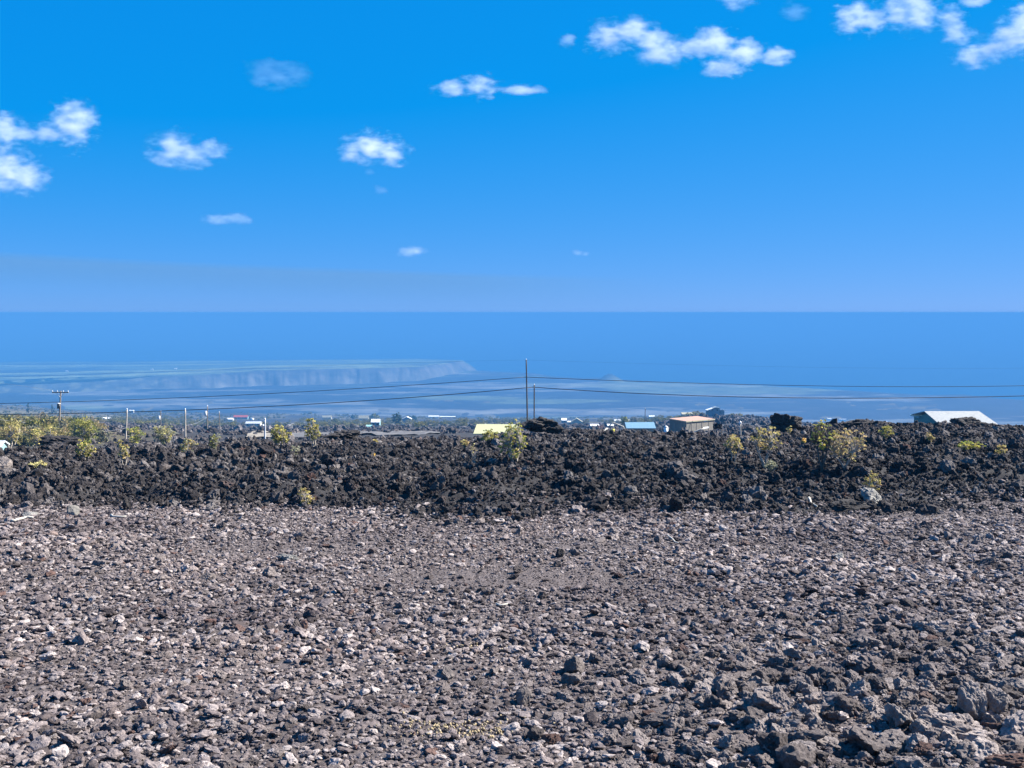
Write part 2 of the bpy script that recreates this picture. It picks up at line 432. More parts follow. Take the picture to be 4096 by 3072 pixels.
for i, s in enumerate(sx):
    if s <= 1:
        wd = 150.0 - 60 * sstep(1300, 1850, hu_px) + (1 - sstep(200, 900, hu_px)) * 260
        HD[i] = base_d + wd * s + 26 * gully * np.sin(math.pi * np.clip(s, 0, 1)) 
        HZ[i] = 9.0 + (top_z - 9.0) * np.clip(s, -0.2, 1) ** 1 if s > 0 else 9.0 + s * 60
        if s > 0: HZ[i] = 9.0 + (top_z - 9.0) * (1 - (1 - s) ** 1.5)
    else:
        t = s - 1
        HD[i] = (base_d + 150) + (far_d - base_d - 150) * t
        HZ[i] = top_z * (1 - t) - 0.5 * t + 2.2 * fbm(hu_px * 0.006, np.full_like(hu_px, t * 7), seed=63, oct=3) * (1 - t) * min(1, t * 8)
HX = (hu_px[None, :] - CX) / 4372 * HD
hs = np.repeat(sx[:, None], len(hu_px), 1).ravel()
g1 = fbm(HX.ravel() * 0.0014, HD.ravel() * 0.0055, seed=64, oct=5, gain=0.6)
c_top = lerp3((0.07, 0.10, 0.055), (0.19, 0.23, 0.10), sstep(-0.1, 0.3, g1))
dk = sstep(0.16, 0.3, fbm(HX.ravel() * 0.0010, HD.ravel() * 0.007, seed=65, oct=3))
c_top = c_top * (1 - dk[:, None]) + np.array((0.028, 0.036, 0.035))[None, :] * dk[:, None]
hpx = np.repeat(hu_px[None, :], len(sx), 0).ravel()
strk = fbm(hpx * 0.045 + hs * 1.9, hs * 0.7, seed=66, oct=4, gain=0.6)
c_cl = lerp3((0.055, 0.06, 0.06), (0.125, 0.122, 0.105), sstep(-0.35, 0.55, 0.8 * strk + 0.5 * (1 - hs) - 0.15 + 0.5 * fbm(hpx * 0.009, hs * 2.0, seed=68, oct=3)))
lf = (1 - sstep(350, 1000, hpx))[:, None]
c_cl = c_cl * (1 - lf) + lf * lerp3((0.05, 0.055, 0.05), (0.13, 0.135, 0.085), sstep(-0.2, 0.4, fbm(hpx * 0.02, hs * 3, seed=67, oct=4)))
tt = sstep(0.85, 1.02, hs)[:, None]
struct(grid_mesh('headland', HX, HD, HZ, M_LAND, c_cl * (1 - tt) + c_top * tt))

m, nt, b = new_mat('sea_water'); b.inputs['Base Color'].default_value = (0.012, 0.05, 0.10, 1); b.inputs['Roughness'].default_value = 0.3
M_SEA = m
nn = noise(nt, 0.02, 4, 0.6, N(nt, 'ShaderNodeNewGeometry').outputs['Position'])
bp = N(nt, 'ShaderNodeBump'); bp.inputs['Strength'].default_value = 0.25; bp.inputs['Distance'].default_value = 3.0
nt.links.new(nn.outputs['Fac'], bp.inputs['Height']); nt.links.new(bp.outputs[0], b.inputs['Normal'])
sx_, sy_ = np.meshgrid(np.linspace(-62000, 62000, 25), np.linspace(-1500, 60000, 25))
struct(grid_mesh('sea', sx_, sy_, np.zeros(sx_.shape), M_SEA))

# air over land and sea
bm = bmesh.new(); bmesh.ops.create_cube(bm, size=1.0)
haze_top = CAMZ + 1.0
bmesh.ops.transform(bm, matrix=Matrix.Translation((0, 29000, (haze_top - 2.0) / 2)) @ Matrix.Diagonal((128000, 64000, haze_top + 2.0, 1)), verts=bm.verts)
m = bpy.data.materials.new('haze_air'); m.use_nodes = True; nt = m.node_tree; nt.nodes.clear()
pv = nt.nodes.new('ShaderNodeVolumePrincipled'); out = nt.nodes.new('ShaderNodeOutputMaterial')
pv.inputs['Color'].default_value = (0.066, 0.243, 0.52, 1); pv.inputs['Density'].default_value = 3.5e-4
pv.inputs['Absorption Color'].default_value = (0, 0, 0, 1); pv.inputs['Anisotropy'].default_value = 0.0
nt.links.new(pv.outputs[0], out.inputs['Volume'])
haze = bm_obj('haze', bm, m); haze['kind'] = 'stuff'; haze['label'] = 'pale blue haze lying over the coast and sea'

# ----------------------------------------------------------------------------
# rocks
# ----------------------------------------------------------------------------
def rock_mesh(name, seed, sub=3, planes=14, amp=0.10, fine=0.05, flat=0.75, mat=None, holes=0.0):
    r = np.random.default_rng(seed)
    bm = bmesh.new(); bmesh.ops.create_icosphere(bm, subdivisions=sub, radius=1.0)
    co = np.array([v.co[:] for v in bm.verts])
    n = r.normal(size=(planes, 3)); n /= np.linalg.norm(n, axis=1)[:, None]
    dist = r.uniform(0.62, 1.0, planes)
    dots = co @ n.T
    rad = np.min(np.where(dots > 0.05, dist[None, :] / np.maximum(dots, 0.05), 9.0), axis=1)
    rad = np.minimum(rad, 1.25)
    off = r.uniform(0, 50, 3)
    nz = fbm(co[:, 0] * 1.7 + off[0], co[:, 1] * 1.7 + off[1], co[:, 2] * 1.7 + off[2], oct=3, seed=seed)
    nf = fbm(co[:, 0] * 5 + off[0], co[:, 1] * 5 + off[1], co[:, 2] * 5 + off[2], oct=3, seed=seed + 9)
    rad = rad * (1 + amp * 2 * nz) + fine * 2 * nf - holes * np.clip(-nf, 0, 1) * 1.5
    co = co * rad[:, None] * np.array([r.uniform(0.9, 1.25), r.uniform(0.75, 1.05), flat * r.uniform(0.85, 1.2)])[None, :]
    for v, c in zip(bm.verts, co): v.co = c
    me = bpy.data.meshes.new(name); bm.to_mesh(me); bm.free()
    if mat: me.materials.append(mat)
    return me
def proto_collection(name, meshes):
    col = bpy.data.collections.new(name)
    for i, me in enumerate(meshes):
        o = bpy.data.objects.new('%s_%02d' % (name, i), me); col.objects.link(o)
    return col
RUB = [rock_mesh('lava_rock', 100 + i, 3, 13, 0.10, 0.08, 0.56, M_RUB, 0.06) for i in range(12)]
AAM = [rock_mesh('aa_rock', 200 + i, 3, 16, 0.15, 0.12, 0.80, M_AA, 0.10) for i in range(12)]
BIG = [rock_mesh('lava_boulder', 300 + i, 4, 12, 0.11, 0.095, 0.66, M_BIG, 0.07) for i in range(10)]
COL_RUB, COL_AA = proto_collection('rubble_kinds', RUB), proto_collection('aa_kinds', AAM)

def scatter(name, pts, rot, scl, idx, col, label, cat):
    me = bpy.data.meshes.new(name)
    n = len(pts)
    me.vertices.add(n); me.vertices.foreach_set('co', np.asarray(pts, np.float32).ravel())
    for an, data in (('rot', rot), ('scl', scl)):
        a = me.attributes.new(an, 'FLOAT_VECTOR', 'POINT'); a.data.foreach_set('vector', np.asarray(data, np.float32).ravel())
    a = me.attributes.new('idx', 'INT', 'POINT'); a.data.foreach_set('value', np.asarray(idx, np.int32))
    o = bpy.data.objects.new(name, me); C.objects.link(o)
    ng = bpy.data.node_groups.new(name + '_nodes', 'GeometryNodeTree')
    ng.interface.new_socket('Geometry', in_out='INPUT', socket_type='NodeSocketGeometry')
    ng.interface.new_socket('Geometry', in_out='OUTPUT', socket_type='NodeSocketGeometry')
    gi, go = ng.nodes.new('NodeGroupInput'), ng.nodes.new('NodeGroupOutput')
    iop = ng.nodes.new('GeometryNodeInstanceOnPoints'); ci = ng.nodes.new('GeometryNodeCollectionInfo')
    ci.inputs['Collection'].default_value = col; ci.inputs['Separate Children'].default_value = True; ci.inputs['Reset Children'].default_value = True
    def named(nm, t):
        q = ng.nodes.new('GeometryNodeInputNamedAttribute'); q.data_type = t; q.inputs['Name'].default_value = nm
        return [s for s in q.outputs if s.enabled and s.name == 'Attribute'][0]
    L = ng.links.new
    L(gi.outputs[0], iop.inputs['Points']); L(ci.outputs[0], iop.inputs['Instance'])
    iop.inputs['Pick Instance'].default_value = True
    L(named('idx', 'INT'), iop.inputs['Instance Index']); L(named('scl', 'FLOAT_VECTOR'), iop.inputs['Scale'])
    e2r = ng.nodes.new('FunctionNodeEulerToRotation'); L(named('rot', 'FLOAT_VECTOR'), e2r.inputs[0]); L(e2r.outputs[0], iop.inputs['Rotation'])
    L(iop.outputs[0], go.inputs[0])
    md = o.modifiers.new('scatter', 'NODES'); md.node_group = ng
    o['kind'] = 'stuff'; o['label'] = label; o['category'] = cat
    return o

def sample_area(n, d0, d1, umax):
    d = np.sqrt(rng.uniform(d0 ** 2, d1 ** 2, n)); u = rng.uniform(-umax, umax, n)
    return u * d, d
# small rubble of the graded lot
n = 165000
x, y = sample_area(n, 7.6, 26.0, 0.58)
px = CX + 4372 * x / y
keep = y < pad_edge(px) - edge_noise(x, y) + rng.exponential(0.5, n)
patch = fbm(x * 0.22, y * 0.6, seed=71, oct=4)
rad = np.clip(0.0190 * np.exp(rng.normal(0, 0.46, n)) * (1 + 0.8 * patch), 0.009, 0.08)
x, y, rad = x[keep], y[keep], rad[keep]; n = len(x)
z = terrain(x, y) + rad * rng.uniform(-0.15, 0.7, n)
scatter('rubble', np.stack([x, y, z], 1), np.stack([rng.normal(0, 0.28, n), rng.normal(0, 0.28, n), rng.uniform(0, 6.28, n)], 1), rad[:, None] * rng.uniform(0.75, 1.3, (n, 3)),
        rng.integers(0, len(RUB), n), COL_RUB, 'fine grey lava rubble covering the graded lot', 'rubble')
# larger stones: thick in the near right corner, thinner elsewhere
n = 11000
x, y = sample_area(n, 7.8, 22.6, 0.56)
px = CX + 4372 * x / y; py = 1250 + 4392 * 4 / y
cl = fbm(x * 0.5, y * 0.5, seed=72, oct=3)
w = 0.05 + 0.20 * sstep(0.0, 0.5, cl) + 1.3 * sstep(2000, 3300, px + 0.9 * (py - 2700) + 500 * cl) * sstep(2420, 2760, py + 150 * cl) + 0.10 * sstep(1500, 2600, px) * sstep(2500, 2700, py)
keep = rng.uniform(0, 1, n) < np.clip(w, 0, 1)
x, y, px, py, cl = x[keep], y[keep], px[keep], py[keep], cl[keep]; n = len(x)
corner = sstep(2200, 3300, px) * sstep(2450, 2800, py)
rad = np.clip((0.050 + 0.032 * corner) * np.exp(rng.normal(0, 0.33, n)), 0.035, 0.18)
z = terrain(x, y) + rad * rng.uniform(0.05, 0.5, n)
order = np.argsort(-(rad / y) * (np.abs(x / y) < 0.475) * (py < 3110))
rot = np.stack([rng.normal(0, 0.3, n), rng.normal(0, 0.3, n), rng.uniform(0, 6.28, n)], 1); scl = rad[:, None] * rng.uniform(0.8, 1.3, (n, 3)); idx = rng.integers(0, len(BIG), n)
top = order[:270]; rest = order[270:]
COL_BIG = proto_collection('boulder_kinds', BIG)
scatter('loose_stones', np.stack([x, y, z], 1)[rest], rot[rest], scl[rest], idx[rest], COL_BIG, 'fist-sized lava stones scattered over the graded lot', 'stones')
for i in top:
    o = bpy.data.objects.new('lava_rock', BIG[int(idx[i])]); C.objects.link(o)
    o.location = (x[i], y[i], z[i]); o.rotation_euler = tuple(rot[i]); o.scale = tuple(scl[i])
    tag(o, 'rough grey lava rock lying loose among the rubble of the lot', 'rock', 'larger lava rocks loose on the rubble lot')
# a'a clinker field
n = 120000
x, y = sample_area(n, 19.5, 66, 0.57)
px = CX + 4372 * x / y
keep = (y > pad_edge(px) - edge_noise(x, y) - rng.exponential(0.25, n))
cl = fbm(x * 0.8, y * 0.8, seed=73, oct=3)
rad = np.clip(0.050 * np.exp(rng.normal(0, 0.45, n)) * (1 + 0.8 * cl), 0.025, 0.19)
x, y, rad = x[keep], y[keep], rad[keep]; n = len(x)
z = terrain(x, y) + rad * rng.uniform(-0.1, 0.55, n)
scatter('aa_lava', np.stack([x, y, z], 1), rng.uniform(0, 6.28, (n, 3)), rad[:, None] * rng.uniform(0.75, 1.35, (n, 3)), rng.integers(0, len(AAM), n), COL_AA,
        'jagged dark clinker lava beyond the lot', 'lava')
n = 70000
x, y = sample_area(n, 19.8, 46, 0.56)
px = CX + 4372 * x / y
keep = (y > pad_edge(px) - edge_noise(x, y) - rng.exponential(0.3, n))
rad = np.clip(0.034 * np.exp(rng.normal(0, 0.3, n)), 0.018, 0.08)
x, y, rad = x[keep], y[keep], rad[keep]; n = len(x)
z = terrain(x, y) + rad * rng.uniform(0.0, 0.6, n)
scatter('clinker', np.stack([x, y, z], 1), rng.uniform(0, 6.28, (n, 3)), rad[:, None] * rng.uniform(0.75, 1.35, (n, 3)), rng.integers(0, len(AAM), n), COL_AA,
        'small dark clinker filling the gaps between the jagged lava', 'lava')
# bigger blocks out on the far flows
n = 22000
y = np.exp(rng.uniform(math.log(56), math.log(640), n)); x = y * rng.uniform(-0.56, 0.56, n)
px = CX + 4372 * x / y
keep = (px > 330 + 120 * rng.uniform(-1, 1, n)) & ((fbm(x * 0.03, y * 0.03, seed=74, oct=2) > -0.3) | (y < 150))
x, y = x[keep], y[keep]; n = len(x)
rad = np.clip(0.0016 * y * np.exp(rng.normal(0, 0.45, n)), 0.06, 1.4)
z = terrain(x, y) + rad * 0.1
scatter('far_lava', np.stack([x, y, z], 1), rng.uniform(0, 6.28, (n, 3)), rad[:, None] * rng.uniform(0.8, 1.3, (n, 3)), rng.integers(0, len(AAM), n), COL_AA,
        'dark lava blocks on the slope below the crest', 'lava')

# outcrops and stones that stand out one by one
def boulder(name, px, py, w, h, d, mat, label, seed, depth=None, sub=5, planes=12, amp=0.12, fine=0.07, tilt=(0, 0, 0), holes=0.05, cat='boulder'):
    """px, py: centre of its foot in the photograph; w, h: size in photograph pixels; d: distance"""
    if d is None: d = ground_at(px, py, 8.0)
    me = rock_mesh(name, seed, sub, planes, amp, fine, 1.0, mat, holes)
    co = np.array([v.co[:] for v in me.vertices])
    lo, hi = co.min(0), co.max(0); co = (co - (lo + hi) / 2) / ((hi - lo) / 2)
    W, H = w * d / F / 2, h * d / F
    co = co * np.array([W, depth if depth else W * 0.8, H * 0.66])
    me.vertices.foreach_set('co', co.ravel().astype(np.float32)); me.update()
    o = bpy.data.objects.new(name, me); C.objects.link(o)
    p = at(px, py, d)
    o.location = (p.x, p.y, p.z + H * 0.34); o.rotation_euler = tilt
    return tag(o, label, cat)
boulder('lava_outcrop', 2162, 1724, 190, 62, 49, M_AAB, 'black lava hummock in front of the tall dark utility pole', 401, 1.0, amp=0.2, fine=0.14)
boulder('lava_outcrop', 3146, 1722, 125, 72, 50, M_AAB, 'tall blocky black outcrop standing on the crest against the sea', 402, 0.8, amp=0.14, fine=0.08)
boulder('lava_outcrop', 3868, 1708, 130, 42, 50, M_AAB, 'low black hump in front of the large white roof', 403, 0.8, amp=0.2, fine=0.12)
boulder('lava_outcrop', 3470, 1712, 190, 38, 50, M_AAB, 'long flat-topped black ledge between the tall outcrop and the white roof', 404, 0.9, amp=0.16, fine=0.1)
boulder('lava_outcrop', 1370, 1752, 150, 34, 48, M_AAB, 'dark clinker mound on the crest before the grey road', 405, 0.8, amp=0.22, fine=0.15)
boulder('lava_outcrop', 250, 1790, 190, 48, 46, M_AAB, 'dark clinker mound at the foot of the pole with a crossarm', 406, 0.9, amp=0.22, fine=0.15)
boulder('lava_slab', 12, 1885, 80, 50, None, M_BLD, 'grey lichened slab leaning at the far left edge of the clinker field', 407, 0.35, planes=7, amp=0.06, fine=0.05, tilt=(0.3, -0.5, 0.2), cat='slab')
boulder('lava_slab', 3490, 2022, 120, 62, None, M_PALE, 'pale weathered slab tilted below the small yellow shrub at the lot edge', 408, 0.28, planes=7, amp=0.07, fine=0.06, tilt=(0.35, 0.55, 0.1), cat='slab')
boulder('lava_boulder', 3418, 1968, 34, 42, None, M_AAB, 'small black knob of lava beside the pale tilted slab', 409, amp=0.1, fine=0.06)
boulder('lava_boulder', 3400, 2040, 180, 40, None, M_AAB, 'long dark lava ledge under the pale tilted slab', 410, 0.35, amp=0.18, fine=0.1)
boulder('lava_slab', 290, 2062, 62, 34, None, M_PALE, 'light grey triangular slab at the far edge of the lot', 411, 0.2, planes=6, amp=0.05, fine=0.03, tilt=(0.4, 0.4, 0), cat='slab')
boulder('lava_slab', 120, 2064, 62, 18, None, M_PALE, 'flat pale stone just above the bleached white branch', 412, 0.15, planes=8, amp=0.06, fine=0.04, cat='slab')
boulder('lava_boulder', 505, 2040, 26, 52, None, M_AAB, 'dark upright stub of lava at the far edge of the lot', 413, 0.10, planes=8, amp=0.08, fine=0.06)
boulder('lava_boulder', 2295, 2690, 92, 78, None, M_BLD, 'dark upright block among rubble, right of the lot centre', 414, 0.13, planes=9, amp=0.07, fine=0.05, tilt=(0.1, -0.2, 0.5))
boulder('lava_boulder', 2090, 2815, 72, 74, None, M_BLD, 'smooth-faced grey block leaning near the lot centre', 415, 0.10, planes=7, amp=0.05, fine=0.035, tilt=(0.2, 0.3, 0.2))
boulder('lava_boulder', 2285, 2735, 86, 46, None, M_BLD, 'low dark stone directly in front of the dark upright block', 416, 0.10, planes=9, amp=0.08, fine=0.05)
boulder('lava_boulder', 1790, 2715, 58, 52, None, M_BLD, 'dark rounded stone left of the lot centre, above the gold pebbles', 417, 0.08, planes=9, amp=0.07, fine=0.045)
boulder('lava_boulder', 3880, 2880, 110, 140, None, M_BLD, 'largest upright boulder of the near right corner, its left side in shadow', 418, 0.16, planes=10, amp=0.09, fine=0.06, tilt=(0.1, -0.1, 0.7))
boulder('lava_boulder', 3985, 2850, 84, 90, None, M_BLD, 'upright block just right of the largest boulder', 419, 0.11, planes=8, amp=0.06, fine=0.05, tilt=(0, 0.2, 0.4))
boulder('lava_boulder', 3590, 2905, 110, 90, None, M_BLD, 'jagged dark boulder left of the largest boulder', 420, 0.14, planes=10, amp=0.10, fine=0.07, tilt=(0, 0.1, 1.0))
boulder('lava_boulder', 3690, 2945, 120, 70, None, M_BLD, 'sloping boulder with a pale lit flank left of the largest boulder', 421, 0.13, planes=8, amp=0.08, fine=0.06, tilt=(0.1, 0.35, 0.3))
boulder('lava_boulder', 4060, 2770, 110, 62, None, M_BLD, 'dark overhanging block at the right edge of the lot', 422, 0.16, planes=9, amp=0.08, fine=0.06)
boulder('lava_boulder', 1150, 2245, 95, 30, None, M_PALE, 'lumpy pale stone ridge in the upper left of the lot', 423, 0.12, planes=12, amp=0.2, fine=0.12)
boulder('lava_boulder', 830, 2325, 70, 34, None, M_BLD, 'dark stone ridge below the lumpy pale stone', 424, 0.12, planes=10, amp=0.14, fine=0.08)
boulder('lava_slab', 3360, 2235, 52, 26, None, M_PALE, 'bright pointed slab casting a dark wedge on the right of the lot', 425, 0.10, planes=6, amp=0.05, fine=0.03, tilt=(0.2, 0.5, 0.2), cat='slab')
boulder('lava_boulder', 2240, 2230, 38, 38, None, M_AAB, 'small black round stone in the upper middle of the lot', 426, 0.07, planes=9, amp=0.06, fine=0.05)

# gold pebbles and bleached wood
pm = paint('gold_pebble', (0.36, 0.28, 0.16), 0.8, 0.3, 20)
PEB = [rock_mesh('gold_pebble', 500 + i, 2, 9, 0.06, 0.03, 0.8, pm) for i in range(4)]
COL_PEB = proto_collection('pebble_kinds', PEB)
pts = []
for cxp, cyp, sxp, syp, m_ in ((1860, 2925, 130, 22, 120), (1920, 2592, 60, 8, 25), (1700, 2905, 60, 8, 30)):
    for k in range(m_):
        p = at(random.gauss(cxp, sxp), random.gauss(cyp, syp), 10); r = (p - Vector((0, 0, CAMZ))); q = r * (-4.0 / r.z)
        pts.append((q.x, q.y, tz(q.x, q.y) + 0.03))
pts = np.array(pts); n = len(pts); pr = rng.uniform(0.007, 0.015, n)
scatter('gold_pebbles', pts, rng.uniform(0, 6.28, (n, 3)), pr[:, None] * rng.uniform(0.8, 1.2, (n, 3)), rng.integers(0, 4, n), COL_PEB, 'pale gold pebbles spilled over the rubble near the front', 'pebbles')
def stick(name, pix, rad, label, mat=M_DEAD, lift=0.05, cat='branch'):
    pp = []
    for a, b_ in pix:
        d = ground_at(a, b_, 8.0, 60); p = at(a, b_, d); pp.append(Vector((p.x, p.y, tz(p.x, p.y) + lift)))
    mb = MB(); mb.tube(pp, [rad * (1 - 0.5 * i / len(pp)) for i in range(len(pp))], 7)
    return tag(mb.build(name, mat, None, True, origin=pp[0]), label, cat)
stick('dead_branch', [(30, 2086), (45, 2092), (58, 2094), (72, 2088), (88, 2085), (100, 2081), (112, 2079), (132, 2080)], 0.03, 'bleached white branch lying at the far left of the lot')
stick('dead_branch', [(445, 2070), (452, 2076), (480, 2077), (505, 2076)], 0.022, 'short bleached stick by the dark upright stub')
stick('dead_branch', [(3235, 2002), (3240, 2012), (3243, 2022), (3268, 2036)], 0.028, 'bleached forked stick left of the long dark ledge')
stick('dead_branch', [(3666, 2018), (3670, 2026), (3680, 2030), (3690, 2020)], 0.02, 'curled white twig at the lot edge right of the tilted slab')
stick('dead_branch', [(2670, 2152), (2690, 2168), (2700, 2180), (2712, 2184)], 0.015, 'thin pale twig in the upper right of the lot')
stick('dead_branch', [(1985, 2428), (2000, 2436), (2030, 2430)], 0.013, 'thin pale twig near the middle of the lot')

# ----------------------------------------------------------------------------
# shrubs and trees
# ----------------------------------------------------------------------------
def leaf_mesh_data(tips, rs, n_leaf, leaf, cols, r):
    """clusters of small leaves at the twig ends; every leaf a bent diamond"""
    V, Fc, Cc = [], [], []
    for (p, rad) in zip(tips, rs):
        base = cols[r.integers(0, len(cols))]
        base = np.array(base) * r.uniform(1.05, 2.2)
        for k in range(n_leaf):
            dv = r.normal(size=3); dv[2] = abs(dv[2]) * 0.8 + 0.15 * r.normal(); dv /= np.linalg.norm(dv) + 1e-9
            c = np.array(p) + dv * rad * r.uniform(0.35, 1.0)
            ax = dv + 0.6 * r.normal(size=3); ax /= np.linalg.norm(ax) + 1e-9
            sd = np.cross(ax, r.normal(size=3)); sd /= np.linalg.norm(sd) + 1e-9
            L = leaf * r.uniform(0.7, 1.3); W = L * 0.42
            n = len(V)
            V += [c - ax * L * 0.5, c + sd * W, c + ax * L * 0.55, c - sd * W]
            Fc.append((n, n + 1, n + 2, n + 3))
            cc = np.clip(base * r.uniform(0.7, 1.3), 0, 1)
            Cc += [cc] * 4
    return V, Fc, Cc
def coloured(name, V, Fc, Cc, mat, parent=None):
    o = mesh_obj(name, V, Fc, mat, parent)
    ca = o.data.color_attributes.new('Col', 'FLOAT_COLOR', 'POINT')
    c4 = np.ones((len(V), 4)); c4[:, :3] = np.array(Cc); ca.data.foreach_set('color', c4.ravel())
    return o
OLIVE = [(0.22, 0.20, 0.055), (0.27, 0.24, 0.07), (0.16, 0.16, 0.05), (0.30, 0.26, 0.10)]
GOLD = [(0.29, 0.25, 0.085), (0.36, 0.31, 0.13), (0.21, 0.19, 0.07), (0.29, 0.22, 0.10)]
TAN = [(0.36, 0.27, 0.13), (0.40, 0.32, 0.16), (0.28, 0.22, 0.11), (0.24, 0.21, 0.08)]
LIME = [(0.20, 0.21, 0.045), (0.27, 0.26, 0.06), (0.13, 0.15, 0.045), (0.32, 0.27, 0.07)]
GREEN = [(0.13, 0.14, 0.035), (0.18, 0.18, 0.04), (0.09, 0.105, 0.03), (0.21, 0.19, 0.05)]
DARKG = [(0.030, 0.05, 0.03), (0.045, 0.065, 0.035), (0.022, 0.038, 0.025)]
GREY = [(0.20, 0.20, 0.13), (0.26, 0.25, 0.17), (0.15, 0.15, 0.10)]
def plant(name, px, w, ytop, ybase, label, cols, seed, d=None, cat='shrub', crown_from=0.35, tips=60, n_leaf=16, leaf=None, stems=4, bark=None, lean=0.0, dmin=22.5, lower=0.0, cluster=None, group=None, flat=1.0):
    """px: middle, w: width, ytop/ybase: crown top and foot, all in photograph pixels"""
    r = np.random.default_rng(seed)
    if d is None: d = ground_at(px, ybase, dmin)
    g = at(px, ybase, d); gz_ = tz(g.x, g.y)
    base = Vector((g.x, g.y, min(gz_, g.z) - 0.03))
    H = (ybase - ytop) * d / F + (g.z - base.z); W = w * 1.22 * d / F / 2
    if leaf is None: leaf = max(0.03, 5.2 * d / F)
    rt = cluster if cluster else max(0.07, min(0.30 * W, 0.16 * H))
    rt = min(rt, 7.5 * d / F) if cat == 'shrub' else rt
    tips = int(tips * 1.3) if cat == 'shrub' else tips
    n_leaf = max(5, int(n_leaf * 1.1)) if cat == 'shrub' else n_leaf
    root = empty(name, base)
    tag(root, label, cat, group)
    P = []
    while len(P) < tips:
        v = r.normal(size=3); v /= np.linalg.norm(v); s = r.uniform(0.25, 1.0) ** 0.6
        h = crown_from + (1 - crown_from) * (0.5 + 0.5 * v[2] * s)
        nz = 0.75 + 0.45 * vnoise(np.array([v[0] * 1.6 + seed]), np.array([v[1] * 1.6]), np.array([v[2] * 1.6]), seed)[0]
        P.append(Vector((v[0] * s * (W - rt * 0.6) * nz + lean * H * h, v[1] * s * (W - rt * 0.6) * nz * 0.9, (H * 1.08 - rt * 0.5) * h * (0.88 + 0.14 * nz))))
    mb = MB(); r0 = max(0.012, 0.028 * H)
    ends = []
    for s in range(stems):
        a = 6.28 * (s + r.uniform(0, 0.7)) / stems
        e = Vector((math.cos(a) * W * 0.42 + lean * H * 0.6, math.sin(a) * W * 0.42, H * (crown_from * 0.5 + 0.38)))
        pts = []
        for q in range(5):
            t = q / 4
            pts.append(Vector((e.x * t ** 1.2, e.y * t ** 1.2, e.z * t)) + Vector(r.normal(size=3)) * 0.02 * H * (0 < q < 4))
        mb.tube(pts, [r0 * (1 - 0.6 * q / 4) for q in range(5)], 5); ends += pts[2:]
    for p in P:
        q = min(ends, key=lambda e: (e - p).length + 0.4 * max(0, e.z - p.z))
        mid = (q + p) / 2 + Vector(r.normal(size=3)) * 0.03 * H
        mb.tube([q, mid, p], [r0 * 0.38, r0 * 0.27, r0 * 0.15], 4, False)
    mb.build('trunk', bark or M_BARK, root)
    rs = [rt * r.uniform(0.55, 1.15) for _ in P]
    V, Fc, Cc = leaf_mesh_data(P, rs, n_leaf, leaf, cols, r)
    coloured('crown', V, Fc, Cc, M_LEAF, root)
    return root
